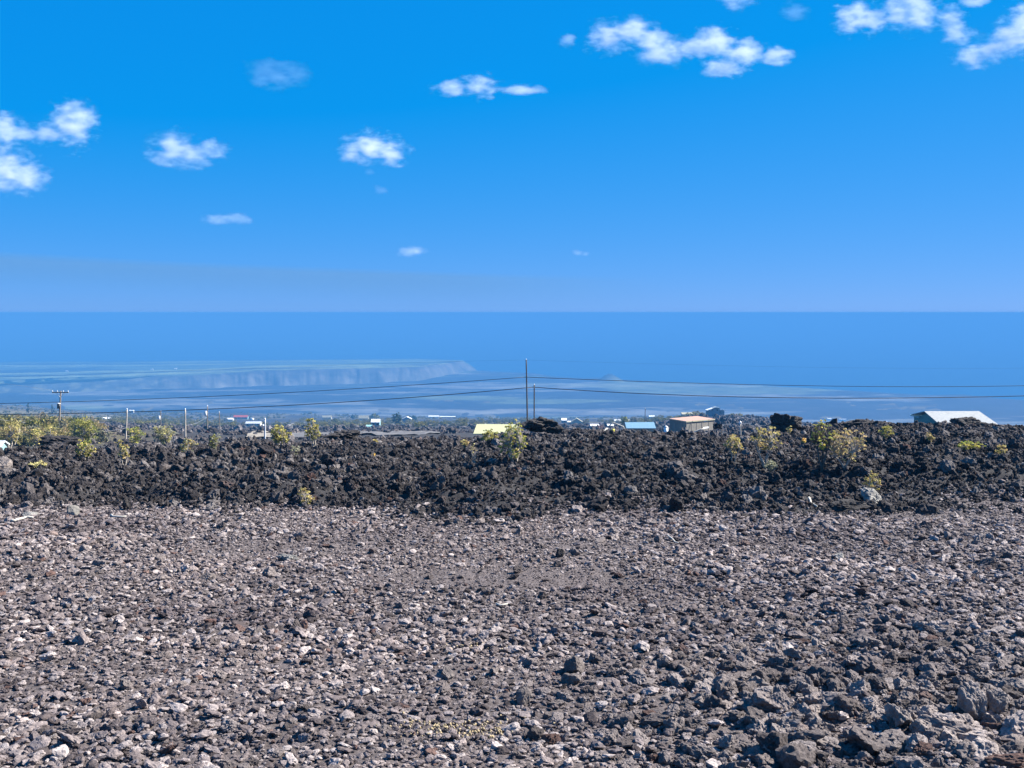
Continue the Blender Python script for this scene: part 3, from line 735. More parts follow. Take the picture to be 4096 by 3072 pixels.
# shrubs rooted in the clinker field
SHR = [
 ('ohia_shrub', 3288, 120, 1672, 1886, 'tallest green-yellow shrub on bare dark stems right of the black outcrop', LIME, dict(tips=62, stems=3, bark=M_BARK_D, crown_from=0.33)),
 ('ohia_shrub', 3378, 165, 1718, 1880, 'broad tan-yellow shrub growing against the tallest green-yellow shrub', TAN, dict(tips=110, stems=4, crown_from=0.2)),
 ('ohia_shrub', 3060, 150, 1712, 1880, 'tan-yellow shrub with bare grey stems left of the black outcrop', GOLD, dict(tips=75, stems=4, crown_from=0.45)),
 ('ohia_shrub', 2935, 88, 1742, 1850, 'compact golden shrub below the leaning wooden post', GOLD, dict(tips=62, stems=4, crown_from=0.3)),
 ('ohia_shrub', 2058, 125, 1684, 1856, 'large leafy shrub in front of the yellow roof and dark pole', LIME, dict(tips=120, stems=4, crown_from=0.12)),
 ('ohia_shrub', 1958, 85, 1716, 1778, 'low green-gold bush under the eave of the yellow roof', OLIVE, dict(tips=46, stems=3, crown_from=0.2)),
 ('ohia_shrub', 1118, 105, 1702, 1790, 'rounded olive shrub beside the short white pole', OLIVE, dict(tips=95, stems=4, crown_from=0.15)),
 ('ohia_shrub', 1252, 78, 1677, 1792, 'tall loose greyish shrub right of the rounded olive shrub', OLIVE, dict(tips=62, stems=3, crown_from=0.25)),
 ('ohia_shrub', 1180, 40, 1780, 1832, 'small pale-leaved seedling below the rounded olive shrub', GREY, dict(tips=16, stems=2, crown_from=0.2)),
 ('ohia_shrub', 1222, 72, 1952, 2050, 'golden shrub growing right at the far edge of the lot', GOLD, dict(tips=40, stems=4, crown_from=0.25)),
 ('ohia_shrub', 3490, 85, 1888, 1985, 'bright yellow shrub behind the pale tilted slab', GOLD, dict(tips=48, stems=4, crown_from=0.25)),
 ('ohia_shrub', 3545, 66, 1700, 1760, 'small olive bush on the slope below the black ledge', OLIVE, dict(tips=40, stems=3, crown_from=0.15)),
 ('ohia_shrub', 3715, 48, 1730, 1776, 'small dull-gold bush below the green wall of the white-roofed house', TAN, dict(tips=26, stems=3, crown_from=0.2)),
 ('ohia_shrub', 3882, 110, 1764, 1806, 'low spreading lime bush below the white roof', LIME, dict(tips=46, stems=4, crown_from=0.25)),
 ('ohia_shrub', 4003, 58, 1776, 1834, 'sparse two-pronged gold shrub near the right edge', GOLD, dict(tips=24, stems=2, crown_from=0.25)),
 ('ohia_shrub', 157, 72, 1842, 1884, 'low cream-yellow bush on the dark slope at far left', [(0.40, 0.36, 0.16), (0.46, 0.40, 0.20)], dict(tips=26, stems=4, crown_from=0.2)),
 ('ohia_shrub', 496, 52, 1778, 1880, 'slender yellow shrub at the foot of a pale pole', GOLD, dict(tips=32, stems=2, crown_from=0.35)),
 ('ohia_shrub', 752, 66, 1752, 1824, 'speckled pale shrub at the foot of the second tall pale pole', GREY + GOLD, dict(tips=40, stems=3, crown_from=0.12)),
 ('ohia_shrub', 858, 58, 1738, 1806, 'light green shrub between two thin poles', OLIVE + GREY, dict(tips=36, stems=3, crown_from=0.12)),
 ('ohia_shrub', 345, 105, 1758, 1842, 'loose yellow-leaved shrub below the big green tree', LIME + GOLD, dict(tips=60, stems=4, crown_from=0.15)),
 ('ohia_shrub', 1502, 30, 1757, 1778, 'tiny gold tuft on the crest right of the clinker mound', GOLD, dict(tips=12, stems=2, crown_from=0.1)),
 ('ohia_shrub', 1494, 34, 1812, 1834, 'tiny orange-gold tuft in a dark hollow of the clinker', [(0.42, 0.28, 0.07), (0.40, 0.32, 0.10)], dict(tips=11, stems=2, crown_from=0.1)),
 ('ohia_shrub', 1860, 42, 1758, 1794, 'small dry brown bush left of the yellow roof', TAN, dict(tips=18, stems=3, crown_from=0.2)),
 ('dead_shrub', 1895, 36, 1778, 1864, 'thin leafless grey stems left of the large leafy shrub', TAN, dict(tips=9, stems=5, crown_from=0.5, n_leaf=5, bark=M_BARK)),
 ('dry_shrub', 3085, 60, 1840, 1895, 'silvery dry twigs at the foot of the tan-yellow shrub', GREY, dict(tips=34, stems=6, crown_from=0.15)),
 ('ohia_shrub', 3158, 26, 1702, 1722, 'tiny golden tuft on the flank of the black outcrop', GOLD, dict(tips=8, stems=2, crown_from=0.1, d=48.0)),
 ('ohia_shrub', 3214, 20, 1748, 1790, 'slim orange sprig left of the tallest green-yellow shrub', [(0.42, 0.26, 0.07), (0.30, 0.26, 0.08)], dict(tips=8, stems=2, crown_from=0.4)),
]
for i, (nm, px, w, yt, yb, lab, cols, kw) in enumerate(SHR):
    plant(nm, px, w, yt, yb, lab, cols, 900 + i, group='shrubs rooted in the clinker field', **kw)
# trees below the crest at the left
TRE = [
 ('big_tree', 337, 125, 1672, 1800, 'big rounded green tree right of the pole with a crossarm', GREEN, 108, dict(tips=170, n_leaf=26, stems=4, crown_from=0.2)),
 ('scrub_tree', 542, 76, 1706, 1792, 'yellow-green tree just right of the leftmost pale pole', LIME, 100, dict(tips=80, n_leaf=20, stems=3, crown_from=0.2)),
 ('scrub_tree', 655, 96, 1696, 1790, 'greyish gold tree hiding the foot of the pole with a white insulator', OLIVE + GREY, 98, dict(tips=120, n_leaf=20, stems=4, crown_from=0.1)),
 ('scrub_tree', 45, 110, 1688, 1800, 'golden-brown tree above the pale roof at far left', GOLD, 100, dict(tips=100, n_leaf=20, stems=4, crown_from=0.3)),
 ('scrub_tree', 140, 90, 1712, 1810, 'mid-gold tree between the far-left tree and the crossarm pole', GOLD + OLIVE, 104, dict(tips=80, n_leaf=20, stems=3, crown_from=0.25)),
 ('scrub_tree', 205, 80, 1700, 1800, 'thin gold-green tree immediately left of the crossarm pole', OLIVE + GOLD, 122, dict(tips=70, n_leaf=18, stems=3, crown_from=0.25)),
 ('scrub_tree', 480, 36, 1752, 1792, 'small gold bush left of the leftmost pale pole', GOLD, 95, dict(tips=26, n_leaf=16, stems=3, crown_from=0.1)),
 ('scrub_tree', 250, 60, 1680, 1775, 'tall pale scrub tree behind the crossarm pole', GOLD, 170, dict(tips=60, n_leaf=18, stems=3, crown_from=0.25)),
 ('dark_tree', 1588, 44, 1652, 1705, 'dark leaning tree right of the white two-storey house', DARKG, 700, dict(tips=60, n_leaf=16, stems=3, crown_from=0.1)),
 ('dark_tree', 1655, 34, 1664, 1690, 'small dark round tree right of the white gabled roof', DARKG, 1250, dict(tips=40, n_leaf=16, stems=2, crown_from=0.1)),
 ('round_tree', 2500, 42, 1668, 1710, 'rounded green tree behind the pale blue roof', GREEN, 430, dict(tips=60, n_leaf=16, stems=3, crown_from=0.1)),
 ('dark_tree', 1411, 18, 1659, 1680, 'small dark tree left of the cream-roofed shed', DARKG, 1400, dict(tips=24, n_leaf=14, stems=2, crown_from=0.1)),
 ('round_tree', 1500, 46, 1654, 1684, 'dull green trees clump above the white two-storey house', GREEN, 1300, dict(tips=50, n_leaf=14, stems=3, crown_from=0.1)),
 ('conifer', 210, 14, 1616, 1650, 'narrow dark tree on the hillside left of the crossarm pole', DARKG, 1000, dict(tips=20, n_leaf=12, stems=1, crown_from=0.1)),
 ('conifer', 112, 14, 1612, 1648, 'narrow dark tree on the skyline at far left', DARKG, 1000, dict(tips=20, n_leaf=12, stems=1, crown_from=0.1)),
]
for i, (nm, px, w, yt, yb, lab, cols, d, kw) in enumerate(TRE):
    plant(nm, px, w, yt, yb, lab, cols, 1300 + i, d=d, cat='tree', leaf=max(0.09, 4.2 * d / F), cluster=0.12 * w * d / F, bark=(M_BARK if cols is not DARKG else M_BARK_D), **kw)

# scrub that covers the slopes as one mass
def bush_proto(name, seed, cols, n=95, leaf=0.24, mat=M_LEAF):
    r = np.random.default_rng(seed); P = []
    for _ in range(n):
        v = r.normal(size=3); v /= np.linalg.norm(v); v[2] = abs(v[2])
        P.append(np.array([v[0] * 0.8, v[1] * 0.8, 0.25 + v[2] * 0.75]) * r.uniform(0.45, 1.0))
    V, Fc, Cc = leaf_mesh_data(P, [0.17] * n, 8, leaf * 0.55, [tuple(0.55 * q for q in c) for c in cols], r)
    me = bpy.data.meshes.new(name); me.from_pydata([tuple(v) for v in V], [], Fc); me.update()
    ca = me.color_attributes.new('Col', 'FLOAT_COLOR', 'POINT'); c4 = np.ones((len(V), 4)); c4[:, :3] = np.array(Cc); ca.data.foreach_set('color', c4.ravel())
    me.materials.append(mat); return me
SCOLS = [GOLD, OLIVE, TAN, GREY, OLIVE, GREEN]
COL_BUSH = proto_collection('bush_kinds', [bush_proto('bush_%d' % i, 700 + i, SCOLS[i]) for i in range(6)])
n = 19000
d = np.exp(rng.uniform(math.log(100), math.log(2300), n)); u = rng.uniform(-0.60, 0.60, n)
x, y = u * d, d; px = CX + 4372 * u
sn = fbm(x * 0.02, y * 0.011, seed=42, oct=4)
w = np.clip((1 - sstep(260, 420, px)) * (1 - sstep(1300, 2000, d)) * 1.0
            + sstep(-0.05, 0.25, sn + 0.12 * sstep(1000, 300, px)) * sstep(480, 640, d) * (1 - sstep(2850, 3000, px)) * 0.9
            + (1 - sstep(600, 1000, px)) * sstep(480, 640, d) * 0.8, 0, 1)
w = w * (d > 128)
w = np.where((np.abs(px - 2560) < 90) & (d < 260), 0, w)
keep = rng.uniform(0, 1, n) < w
x, y, px, d = x[keep], y[keep], px[keep], d[keep]; n = len(x)
hgt = np.clip(rng.normal(1.5, 0.5, n), 0.6, 3.0) * (1 + 0.35 * sstep(0, 1, (600 - px) / 600)) * (1 + 0.7 * sstep(300, 900, d)) * (1 - 0.45 * sstep(500, 900, d) * (px < 450))
hgt = np.where(d < 150, np.minimum(hgt, 1.9), hgt)
z = terrain(x, y) - 0.15
ix = np.where(px < 420, rng.choice([0, 1, 3, 2, 4, 5], n), np.where(d > 900, rng.choice([3, 4, 5, 3, 1], n), rng.choice([1, 3, 4, 5], n)))
scatter('scrub', np.stack([x, y, z], 1), np.stack([np.zeros(n), np.zeros(n), rng.uniform(0, 6.28, n)], 1), np.stack([hgt * 0.9, hgt * 0.9, hgt], 1) * rng.uniform(0.8, 1.2, (n, 3)), ix, COL_BUSH,
        'yellowish scrub covering the slope below the lava crest', 'scrub')

# ----------------------------------------------------------------------------
# roads
# ----------------------------------------------------------------------------
def road(name, left, right, mat, lift=0.12):
    """left/right: matching lists of (px, d) along both edges, draped on the ground"""
    V, Fc = [], []
    nl = 14
    dense_l, dense_r = [], []
    for i in range(len(left) - 1):
        for t in np.linspace(0, 1, 14, endpoint=False):
            dense_l.append(np.array(left[i]) * (1 - t) + np.array(left[i + 1]) * t)
            dense_r.append(np.array(right[i]) * (1 - t) + np.array(right[i + 1]) * t)
    dense_l.append(np.array(left[-1])); dense_r.append(np.array(right[-1]))
    L = []
    for a, b_ in zip(dense_l, dense_r):
        for j in range(nl + 1):
            q = a * (1 - j / nl) + b_ * j / nl
            L.append(((q[0] - CX) / 4372 * q[1], q[1]))
    L = np.array(L); z = terrain(L[:, 0], L[:, 1]) + lift
    V = np.column_stack([L, z])
    for i in range(len(dense_l) - 1):
        for j in range(nl):
            a = i * (nl + 1) + j; Fc.append((a, a + 1, a + nl + 2, a + nl + 1))
    return struct(mesh_obj(name, V, Fc, mat))
M_ROADG = paint('grey_cinder_road', (0.10, 0.097, 0.098), 0.95, 0.25, 0.3)
M_ROADT = paint('tan_gravel_road', (0.20, 0.175, 0.14), 0.95, 0.2, 0.3)
road('cinder_road', [(1120, 168), (1400, 172), (1700, 178), (1760, 182)], [(1120, 205), (1400, 205), (1700, 200), (1760, 196)], M_ROADG, 0.3)
road('gravel_drive', [(975, 150), (1000, 190), (1015, 225)], [(1090, 150), (1090, 190), (1090, 225)], M_ROADT, 0.35)
road('gravel_road', [(1158, 420), (1140, 600), (1150, 900)], [(1164, 420), (1180, 600), (1190, 900)], M_ROADT, 0.4)
road('gravel_track', [(1250, 640), (1500, 650), (1700, 660), (1760, 670)], [(1250, 668), (1500, 678), (1700, 690), (1760, 700)], M_ROADT, 0.5)

# ----------------------------------------------------------------------------
# utility poles and lines
# ----------------------------------------------------------------------------
def pole(px_t, py_t, px_b, d, label, r0, r1, mat, arm=None, can=None, insul=False, name='utility_pole', base_py=None):
    top = at(px_t, py_t, d); bx_ = at(px_b, py_t, d)
    base = Vector((bx_.x, d, tz(bx_.x, d) - 0.4))
    root = empty(name, base); tag(root, label, 'pole', 'wooden utility poles' if name == 'utility_pole' else None)
    mb = MB(); n = 9
    mb.tube([(top - base) * (i / n) for i in range(n + 1)], [r0 + (r1 - r0) * i / n for i in range(n + 1)], 10)
    mb.build('shaft', mat, root, True)
    t = top - base
    if arm:
        w = arm * d / F / 2
        mb = MB(); mb.box(t.x - w, t.x + w, t.y - 0.22, t.y - 0.10, t.z - 0.28, t.z - 0.12); mb.build('crossarm', M_WOOD, root)
        for s in (-0.95, -0.35, 0.35, 0.95):
            mb = MB(); q = Vector((t.x + s * w, t.y - 0.16, t.z - 0.12))
            mb.tube([q, q + Vector((0, 0, 0.06)), q + Vector((0, 0, 0.10)), q + Vector((0, 0, 0.2))], [0.03, 0.07, 0.05, 0.04], 8); mb.build('insulator', M_WHITE, root, True)
        for s in (-1, 1):
            mb = MB(); mb.tube([(t.x, t.y - 0.16, t.z - 0.95), (t.x + s * w * 0.5, t.y - 0.16, t.z - 0.26)], 0.03, 5); mb.build('brace', M_STEEL, root)
    else:
        mb = MB(); mb.tube([t, t + Vector((0, 0, 0.07)), t + Vector((0, 0, 0.16)), t + Vector((0, 0, 0.24))], [0.05, 0.09, 0.07, 0.03], 8); mb.build('insulator', M_WHITE, root, True)
    if can:
        py0, py1, dark = can
        z1 = at(px_t, py0, d).z - base.z; z0 = at(px_t, py1, d).z - base.z
        c = Vector((t.x - 0.32, t.y - 0.12, 0)); rr = 0.24
        mb = MB(); mb.tube([c + Vector((0, 0, z)) for z in (z0, z0 + 0.03, z1 - 0.12)], [rr * 0.9, rr, rr], 14); mb.build('transformer', M_CAN if dark else M_STEEL, root, True)
        mb = MB(); mb.tube([c + Vector((0, 0, z)) for z in (z1 - 0.12, z1 - 0.02, z1)], [rr * 1.05, rr * 1.0, rr * 0.6], 14); mb.build('transformer_lid', M_WHITE, root, True)
    return root
DP = 200.0
pole(2105, 1440, 2111, DP, 'tall dark wooden pole near the middle, rising highest against the sea', 0.17, 0.115, M_POLE_D)
pole(2137, 1540, 2137, DP + 3, 'shorter dark pole just right of the tallest pole', 0.14, 0.11, M_POLE_D)
pole(243, 1564, 229, 165, 'leaning pole with a crossarm and a dark transformer at left', 0.16, 0.10, M_WOOD, arm=66, can=(1612, 1634, True))
pole(508, 1640, 499, 150, 'leftmost pale pole, leaning slightly, next to the yellow-green tree', 0.12, 0.085, M_POLE_L)
pole(643, 1646, 641, 240, 'thin pole with a white transformer rising from the greyish gold tree', 0.12, 0.085, M_WOOD, can=(1663, 1679, False))
pole(741, 1640, 739, 150, 'straight pale pole standing behind the speckled pale shrub', 0.12, 0.085, M_POLE_L)
pole(830, 1626, 826, 200, 'thin pole with white transformer left of the light green shrub', 0.12, 0.085, M_WOOD, can=(1644, 1662, False))
pole(877, 1650, 877, 220, 'thin pole rising from the light green shrub', 0.12, 0.085, M_WOOD)
pole(1060, 1681, 1058, 110, 'short white-grey pole left of the rounded olive shrub', 0.10, 0.075, M_STEEL)
pole(2581, 1634, 2580, 420, 'small dark pole behind the pale blue roof', 0.15, 0.12, M_POLE_D)
pole(2961, 1697, 2964, 78, 'weathered wooden post above the compact golden shrub', 0.075, 0.05, M_POLE_L, name='fence_post')
# the line goes on to poles outside the picture
pole(-420, 1516, -420, DP + 10, 'next pole of the line beyond the left edge', 0.16, 0.11, M_POLE_D)
pole(4720, 1460, 4720, DP + 10, 'next pole of the line beyond the right edge', 0.16, 0.11, M_POLE_D)
def line(px, py, d, rad, label, mat=M_WIRE, name='power_line', n=40):
    px = np.array(px, float); py = np.array(py, float)
    cf = np.polyfit(px - px[0], py, min(2, len(px) - 1) if len(px) < 4 else 3)
    xs = np.linspace(px[0], px[-1], n)
    d = np.interp(xs, [px[0], px[-1]], [d, d]) if not hasattr(d, '__len__') else np.interp(xs, sorted([px[0], px[-1]]), d if px[0] < px[-1] else d[::-1])
    pts = [at(a, np.polyval(cf, a - px[0]), q) for a, q in zip(xs, d)]
    mb = MB(); mb.tube(pts, rad, 6)
    return tag(mb.build(name, mat, None, True, origin=pts[0]), label, 'power line', 'power and service lines')
line([2105, 1600, 1024, 540, 0, -420], [1509, 1541, 1580, 1597, 1613, 1620], DP, 0.055, 'middle cable running left from the tallest pole')
line([2105, 2600, 3072, 3600, 4096, 4720], [1509, 1525, 1541, 1548, 1541, 1522], DP, 0.055, 'middle cable running right from the tallest pole')
line([2137, 1600, 1024, 540, 0, -420], [1549, 1590, 1632, 1646, 1657, 1660], DP + 3, 0.075, 'lowest thick cable running left from the shorter dark pole')
line([2137, 2600, 3072, 3500, 4096, 4720], [1549, 1575, 1590, 1593, 1583, 1562], DP + 3, 0.075, 'lowest thick cable running right from the shorter dark pole')
line([2105, 1600, 1024, 0, -420], [1440, 1452, 1472, 1508, 1518], DP, 0.009, 'faint top wire running left from the tallest pole')
line([2105, 2600, 3072, 3600, 4720], [1440, 1455, 1466, 1473, 1460], DP, 0.009, 'faint top wire running right from the tallest pole')
line([213, 100, -60], [1562, 1545, 1526], 165, 0.012, 'thin wire running left from the crossarm', M_WIRE_P)
line([240, 120, -60], [1706, 1692, 1672], [165, 150], 0.016, 'pale service line left of the crossarm pole', M_WIRE_P)
line([503, 370, 240], [1712, 1727, 1712], [165, 150], 0.014, 'pale sagging line between the crossarm pole and the leftmost pale pole', M_WIRE_P)
line([740, 620, 503], [1700, 1722, 1712], [150, 150], 0.014, 'pale sagging line between the two tall pale poles', M_WIRE_P)
line([740, 785, 828], [1702, 1692, 1668], [150, 200], 0.014, 'pale line climbing from the straight pale pole to a thin pole', M_WIRE_P)

# ----------------------------------------------------------------------------
# houses
# ----------------------------------------------------------------------------
RF = {
 'red': paint('red_metal_roof', (0.45, 0.11, 0.08), 0.5, 0.08, stripes=3), 'white': paint('white_metal_roof', (0.78, 0.78, 0.76), 0.45, 0.06, stripes=3),
 'cream': paint('cream_metal_roof', (0.38, 0.35, 0.24), 0.5, 0.08, stripes=3), 'yellow': paint('pale_yellow_roof', (0.42, 0.41, 0.22), 0.5, 0.05, stripes=3),
 'blue': paint('pale_blue_roof', (0.14, 0.25, 0.33), 0.45, 0.08, stripes=3), 'grey': paint('grey_metal_roof', (0.45, 0.47, 0.48), 0.5, 0.08, stripes=3),
 'teal': paint('teal_roof', (0.25, 0.45, 0.45), 0.45, 0.08, stripes=3), 'salmon': paint('salmon_roof', (0.38, 0.22, 0.165), 0.8, 0.12),
 'big': paint('speckled_white_roof', (0.25, 0.26, 0.26), 0.8, 0.25, 3.0)}
WL = {
 'cream': paint('cream_wall', (0.50, 0.45, 0.34), 0.8, 0.1), 'teal': paint('teal_wall', (0.20, 0.34, 0.37), 0.8, 0.1), 'grey': paint('grey_wall', (0.26, 0.28, 0.29), 0.8, 0.12),
 'green': paint('green_wall', (0.06, 0.22, 0.19), 0.7, 0.1), 'tan': paint('unfinished_block_wall', (0.17, 0.155, 0.13), 0.9, 0.25, 1.2), 'white': M_WHITE, 'pink': paint('pink_wall', (0.5, 0.33, 0.28), 0.8, 0.1),
 'bluegrey': paint('bluegrey_wall', (0.20, 0.25, 0.28), 0.8, 0.1)}
def slab_quad(mb, a, b_, c, d_, th=0.12):
    up = Vector((0, 0, th))
    mb.hexa([a, b_, c, d_], [a + up, b_ + up, c + up, d_ + up])
def house(L, Rr, ridge, eave, basepy, roofc, wallc, label, depth=6.0, style='side', d=None, name='house', cat='house', win=2, dmin=90):
    mid = (L + Rr) / 2
    if d is None: d = ground_at(mid, basepy, dmin)
    W = (Rr - L) * d / F
    g = at(mid, basepy, d); gz_ = tz(g.x, g.y)
    base = Vector((g.x, d, min(gz_, tz(g.x, d + depth)) - 0.3))
    root = empty(name, base); tag(root, label, cat, 'houses on the slope below')
    ze = at(mid, eave, d).z - base.z; zr = at(mid, ridge, d + (depth / 2 if style != 'gable' else 0)).z - base.z
    zr = max(zr, ze + 0.35); h = W / 2; i_ = min(0.3, W * 0.04)
    wall = MB()
    mb = MB()
    if style == 'side':
        wall.box(-h + i_, h - i_, 0.35, depth - 0.35, 0, ze - 0.02)
        V0 = Vector
        slab_quad(mb, V0((-h, 0, ze)), V0((h, 0, ze)), V0((h, depth / 2, zr)), V0((-h, depth / 2, zr)))
        slab_quad(mb, V0((-h, depth / 2 + 0.002, zr)), V0((h, depth / 2 + 0.002, zr)), V0((h, depth, ze)), V0((-h, depth, ze)))
        for s in (-1, 1):
            x0 = s * (h - i_ - 0.1); n = len(wall.v)
            wall.v += [(x0, 0.4, ze - 0.02), (x0, depth - 0.4, ze - 0.02), (x0, depth / 2, zr - 0.04), (x0 + 0.08 * s, 0.4, ze - 0.02), (x0 + 0.08 * s, depth - 0.4, ze - 0.02), (x0 + 0.08 * s, depth / 2, zr - 0.04)]
            wall.f += [(n, n + 1, n + 2), (n + 5, n + 4, n + 3), (n, n + 3, n + 4, n + 1), (n + 1, n + 4, n + 5, n + 2), (n + 2, n + 5, n + 3, n)]
        yw = 0.35
    elif style == 'gable':
        wall.box(-h + i_, h - i_, 0.25, depth - 0.25, 0, ze - 0.02)
        n = len(wall.v)
        wall.v += [(-h + i_, 0.26, ze - 0.02), (h - i_, 0.26, ze - 0.02), (0, 0.26, zr - 0.06), (-h + i_, 0.5, ze - 0.02), (h - i_, 0.5, ze - 0.02), (0, 0.5, zr - 0.06)]
        wall.f += [(n, n + 1, n + 2), (n + 5, n + 4, n + 3), (n, n + 3, n + 4, n + 1), (n + 1, n + 4, n + 5, n + 2), (n + 2, n + 5, n + 3, n)]
        V0 = Vector
        slab_quad(mb, V0((-h, 0, ze)), V0((-0.001, 0, zr)), V0((-0.001, depth, zr)), V0((-h, depth, ze)), 0.18)
        slab_quad(mb, V0((0.001, 0, zr)), V0((h, 0, ze)), V0((h, depth, ze)), V0((0.001, depth, zr)), 0.18)
        yw = 0.25
    else:                                                     # shed roof falling towards the viewer
        wall.box(-h + i_, h - i_, 0.3, depth - 0.3, 0, ze - 0.02)
        V0 = Vector
        zr = max(at(mid, ridge, d + depth).z - base.z, ze + 0.3)
        slab_quad(mb, V0((-h, 0, ze)), V0((h, 0, ze)), V0((h, depth, zr)), V0((-h, depth, zr)))
        n = len(wall.v)
        for s in (-1, 1):
            x0 = s * (h - i_ - 0.1); n = len(wall.v)
            wall.v += [(x0, 0.4, ze - 0.03), (x0, depth - 0.35, ze - 0.03), (x0, depth - 0.35, zr - 0.1), (x0 + 0.08 * s, 0.4, ze - 0.03), (x0 + 0.08 * s, depth - 0.35, ze - 0.03), (x0 + 0.08 * s, depth - 0.35, zr - 0.1)]
            wall.f += [(n, n + 1, n + 2), (n + 5, n + 4, n + 3), (n, n + 3, n + 4, n + 1), (n + 1, n + 4, n + 5, n + 2), (n + 2, n + 5, n + 3, n)]
        yw = 0.3
    wall.build('wall', WL[wallc], root)
    mb.build('roof', RF[roofc], root)
    zt = ze - 0.35
    for q in range(win):
        xw = (-h + W * (q + 0.5) / max(win, 1)); ww = min(0.55, W / (win * 3.2)); z1 = min(ze - 0.3, gz_ - base.z + 2.1); z0 = z1 - 0.95
        w_ = MB(); w_.box(xw - ww, xw + ww, yw - 0.03, yw + 0.03, z0, z1); o = w_.build('window', M_GLASS, root)
        fr = MB()
        for (a, b_, c, e) in ((-ww - 0.07, ww + 0.07, z1, z1 + 0.08), (-ww - 0.07, ww + 0.07, z0 - 0.08, z0), (-ww - 0.07, -ww, z0, z1), (ww, ww + 0.07, z0, z1)):
            fr.box(xw + a, xw + b_, yw - 0.05, yw + 0.02, c, e)
        fr.build('frame', M_WHITE, o)
    return root
HS = [
 (933, 991, 1661, 1669, 1677, 'red', 'teal', 'long low house with a bright red roof', dict(win=4)),
 (980, 1042, 1686, 1695, 1706, 'grey', 'cream', 'grey-roofed long house above the tan gravel drive', dict(win=3)),
 (905, 932, 1672, 1678, 1684, 'white', 'cream', 'small white shed left of and below the red roof', dict(win=1)),
 (1434, 1474, 1662, 1674, 1681, 'cream', 'cream', 'cream-roofed shed up and left of the white two-storey house', dict(win=2)),
 (1288, 1326, 1662, 1670, 1677, 'cream', 'cream', 'pale low house in the scrub right of the gravel road', dict(win=2)),
 (1483, 1519, 1677, 1690, 1711, 'white', 'teal', 'two-storey teal house with a bright white roof', dict(win=2, depth=5.0)),
 (1460, 1486, 1701, 1707, 1713, 'teal', 'teal', 'teal lean-to shed left of the two-storey teal house', dict(win=1, style='shed', depth=3.5)),
 (1608, 1646, 1668, 1677, 1690, 'white', 'grey', 'white gabled roof over grey walls right of the dark leaning tree', dict(win=1, style='gable')),
 (1713, 1756, 1662, 1667, 1673, 'white', 'white', 'white flat-fronted house on the skyline left of centre', dict(win=3)),
 (1758, 1822, 1665, 1668, 1673, 'white', 'pink', 'long low pinkish house on the skyline left of centre', dict(win=4)),
 (2246, 2268, 1673, 1682, 1692, 'white', 'grey', 'sliver of a white roof right of the black hummock', dict(win=1, style='shed')),
 (2270, 2290, 1684, 1689, 1699, 'white', 'cream', 'small white side wing of the cream gabled house', dict(win=1)),
 (2284, 2332, 1675, 1690, 1702, 'cream', 'cream', 'cream house with a pointed white-edged gable right of the black hummock', dict(win=2, style='gable', d=None)),
 (2362, 2398, 1700, 1705, 1716, 'white', 'teal', 'low white-roofed shed between the gabled house and the pale blue roof', dict(win=1)),
 (2430, 2456, 1699, 1704, 1714, 'white', 'grey', 'small white shed beside the bent pipe', dict(win=1)),
 (2458, 2484, 1678, 1685, 1692, 'white', 'cream', 'white shed behind and left of the rounded green tree', dict(win=1)),
 (2511, 2527, 1678, 1685, 1692, 'cream', 'cream', 'cream shed behind and right of the rounded green tree', dict(win=1)),
 (2596, 2620, 1662, 1667, 1678, 'white', 'white', 'small white house up and left of the salmon-roofed building', dict(win=1)),
 (2727, 2788, 1650, 1658, 1672, 'cream', 'grey', 'cream-roofed house behind the salmon-roofed building', dict(win=2)),
 (465, 481, 1667, 1671, 1678, 'white', 'white', 'white house in the scrub behind the leftmost pale pole', dict(win=1)),
 (409, 419, 1669, 1672, 1677, 'white', 'white', 'westernmost tiny white hut above the big green tree', dict(win=1)),
 (428, 440, 1671, 1675, 1680, 'white', 'white', 'tiny white hut between the other two white huts in the scrub', dict(win=1)),
 (136, 156, 1680, 1684, 1690, 'cream', 'cream', 'cream hut half hidden in golden scrub left of the crossarm pole', dict(win=1)),
 (516, 534, 1640, 1643, 1650, 'white', 'white', 'white roof at the top of the leftmost pale pole', dict(win=1, dmin=900)),
 (3310, 3326, 1672, 1676, 1683, 'white', 'white', 'tiny white house on the far shore plain right of the tallest shrub', dict(win=1, dmin=800)),
 (3358, 3386, 1675, 1678, 1684, 'grey', 'white', 'tiny grey-roofed house far beyond the black ledge', dict(win=1, dmin=800)),
 (3402, 3420, 1683, 1687, 1693, 'white', 'white', 'tiny white house touching the left end of the black ledge', dict(win=1, dmin=800)),
 (3534, 3550, 1684, 1688, 1694, 'white', 'white', 'tiny white house touching the right end of the black ledge', dict(win=1, dmin=800)),
 (-130, 2, 1777, 1791, 1806, 'grey', 'teal', 'pale roof over teal walls cut by the left edge of the picture', dict(win=2, d=82.0, depth=1.6)),
]
for (L, Rr, ri, ea, ba, rc, wc, lab, kw) in HS:
    house(L, Rr, ri, ea, ba, rc, wc, lab, **kw)
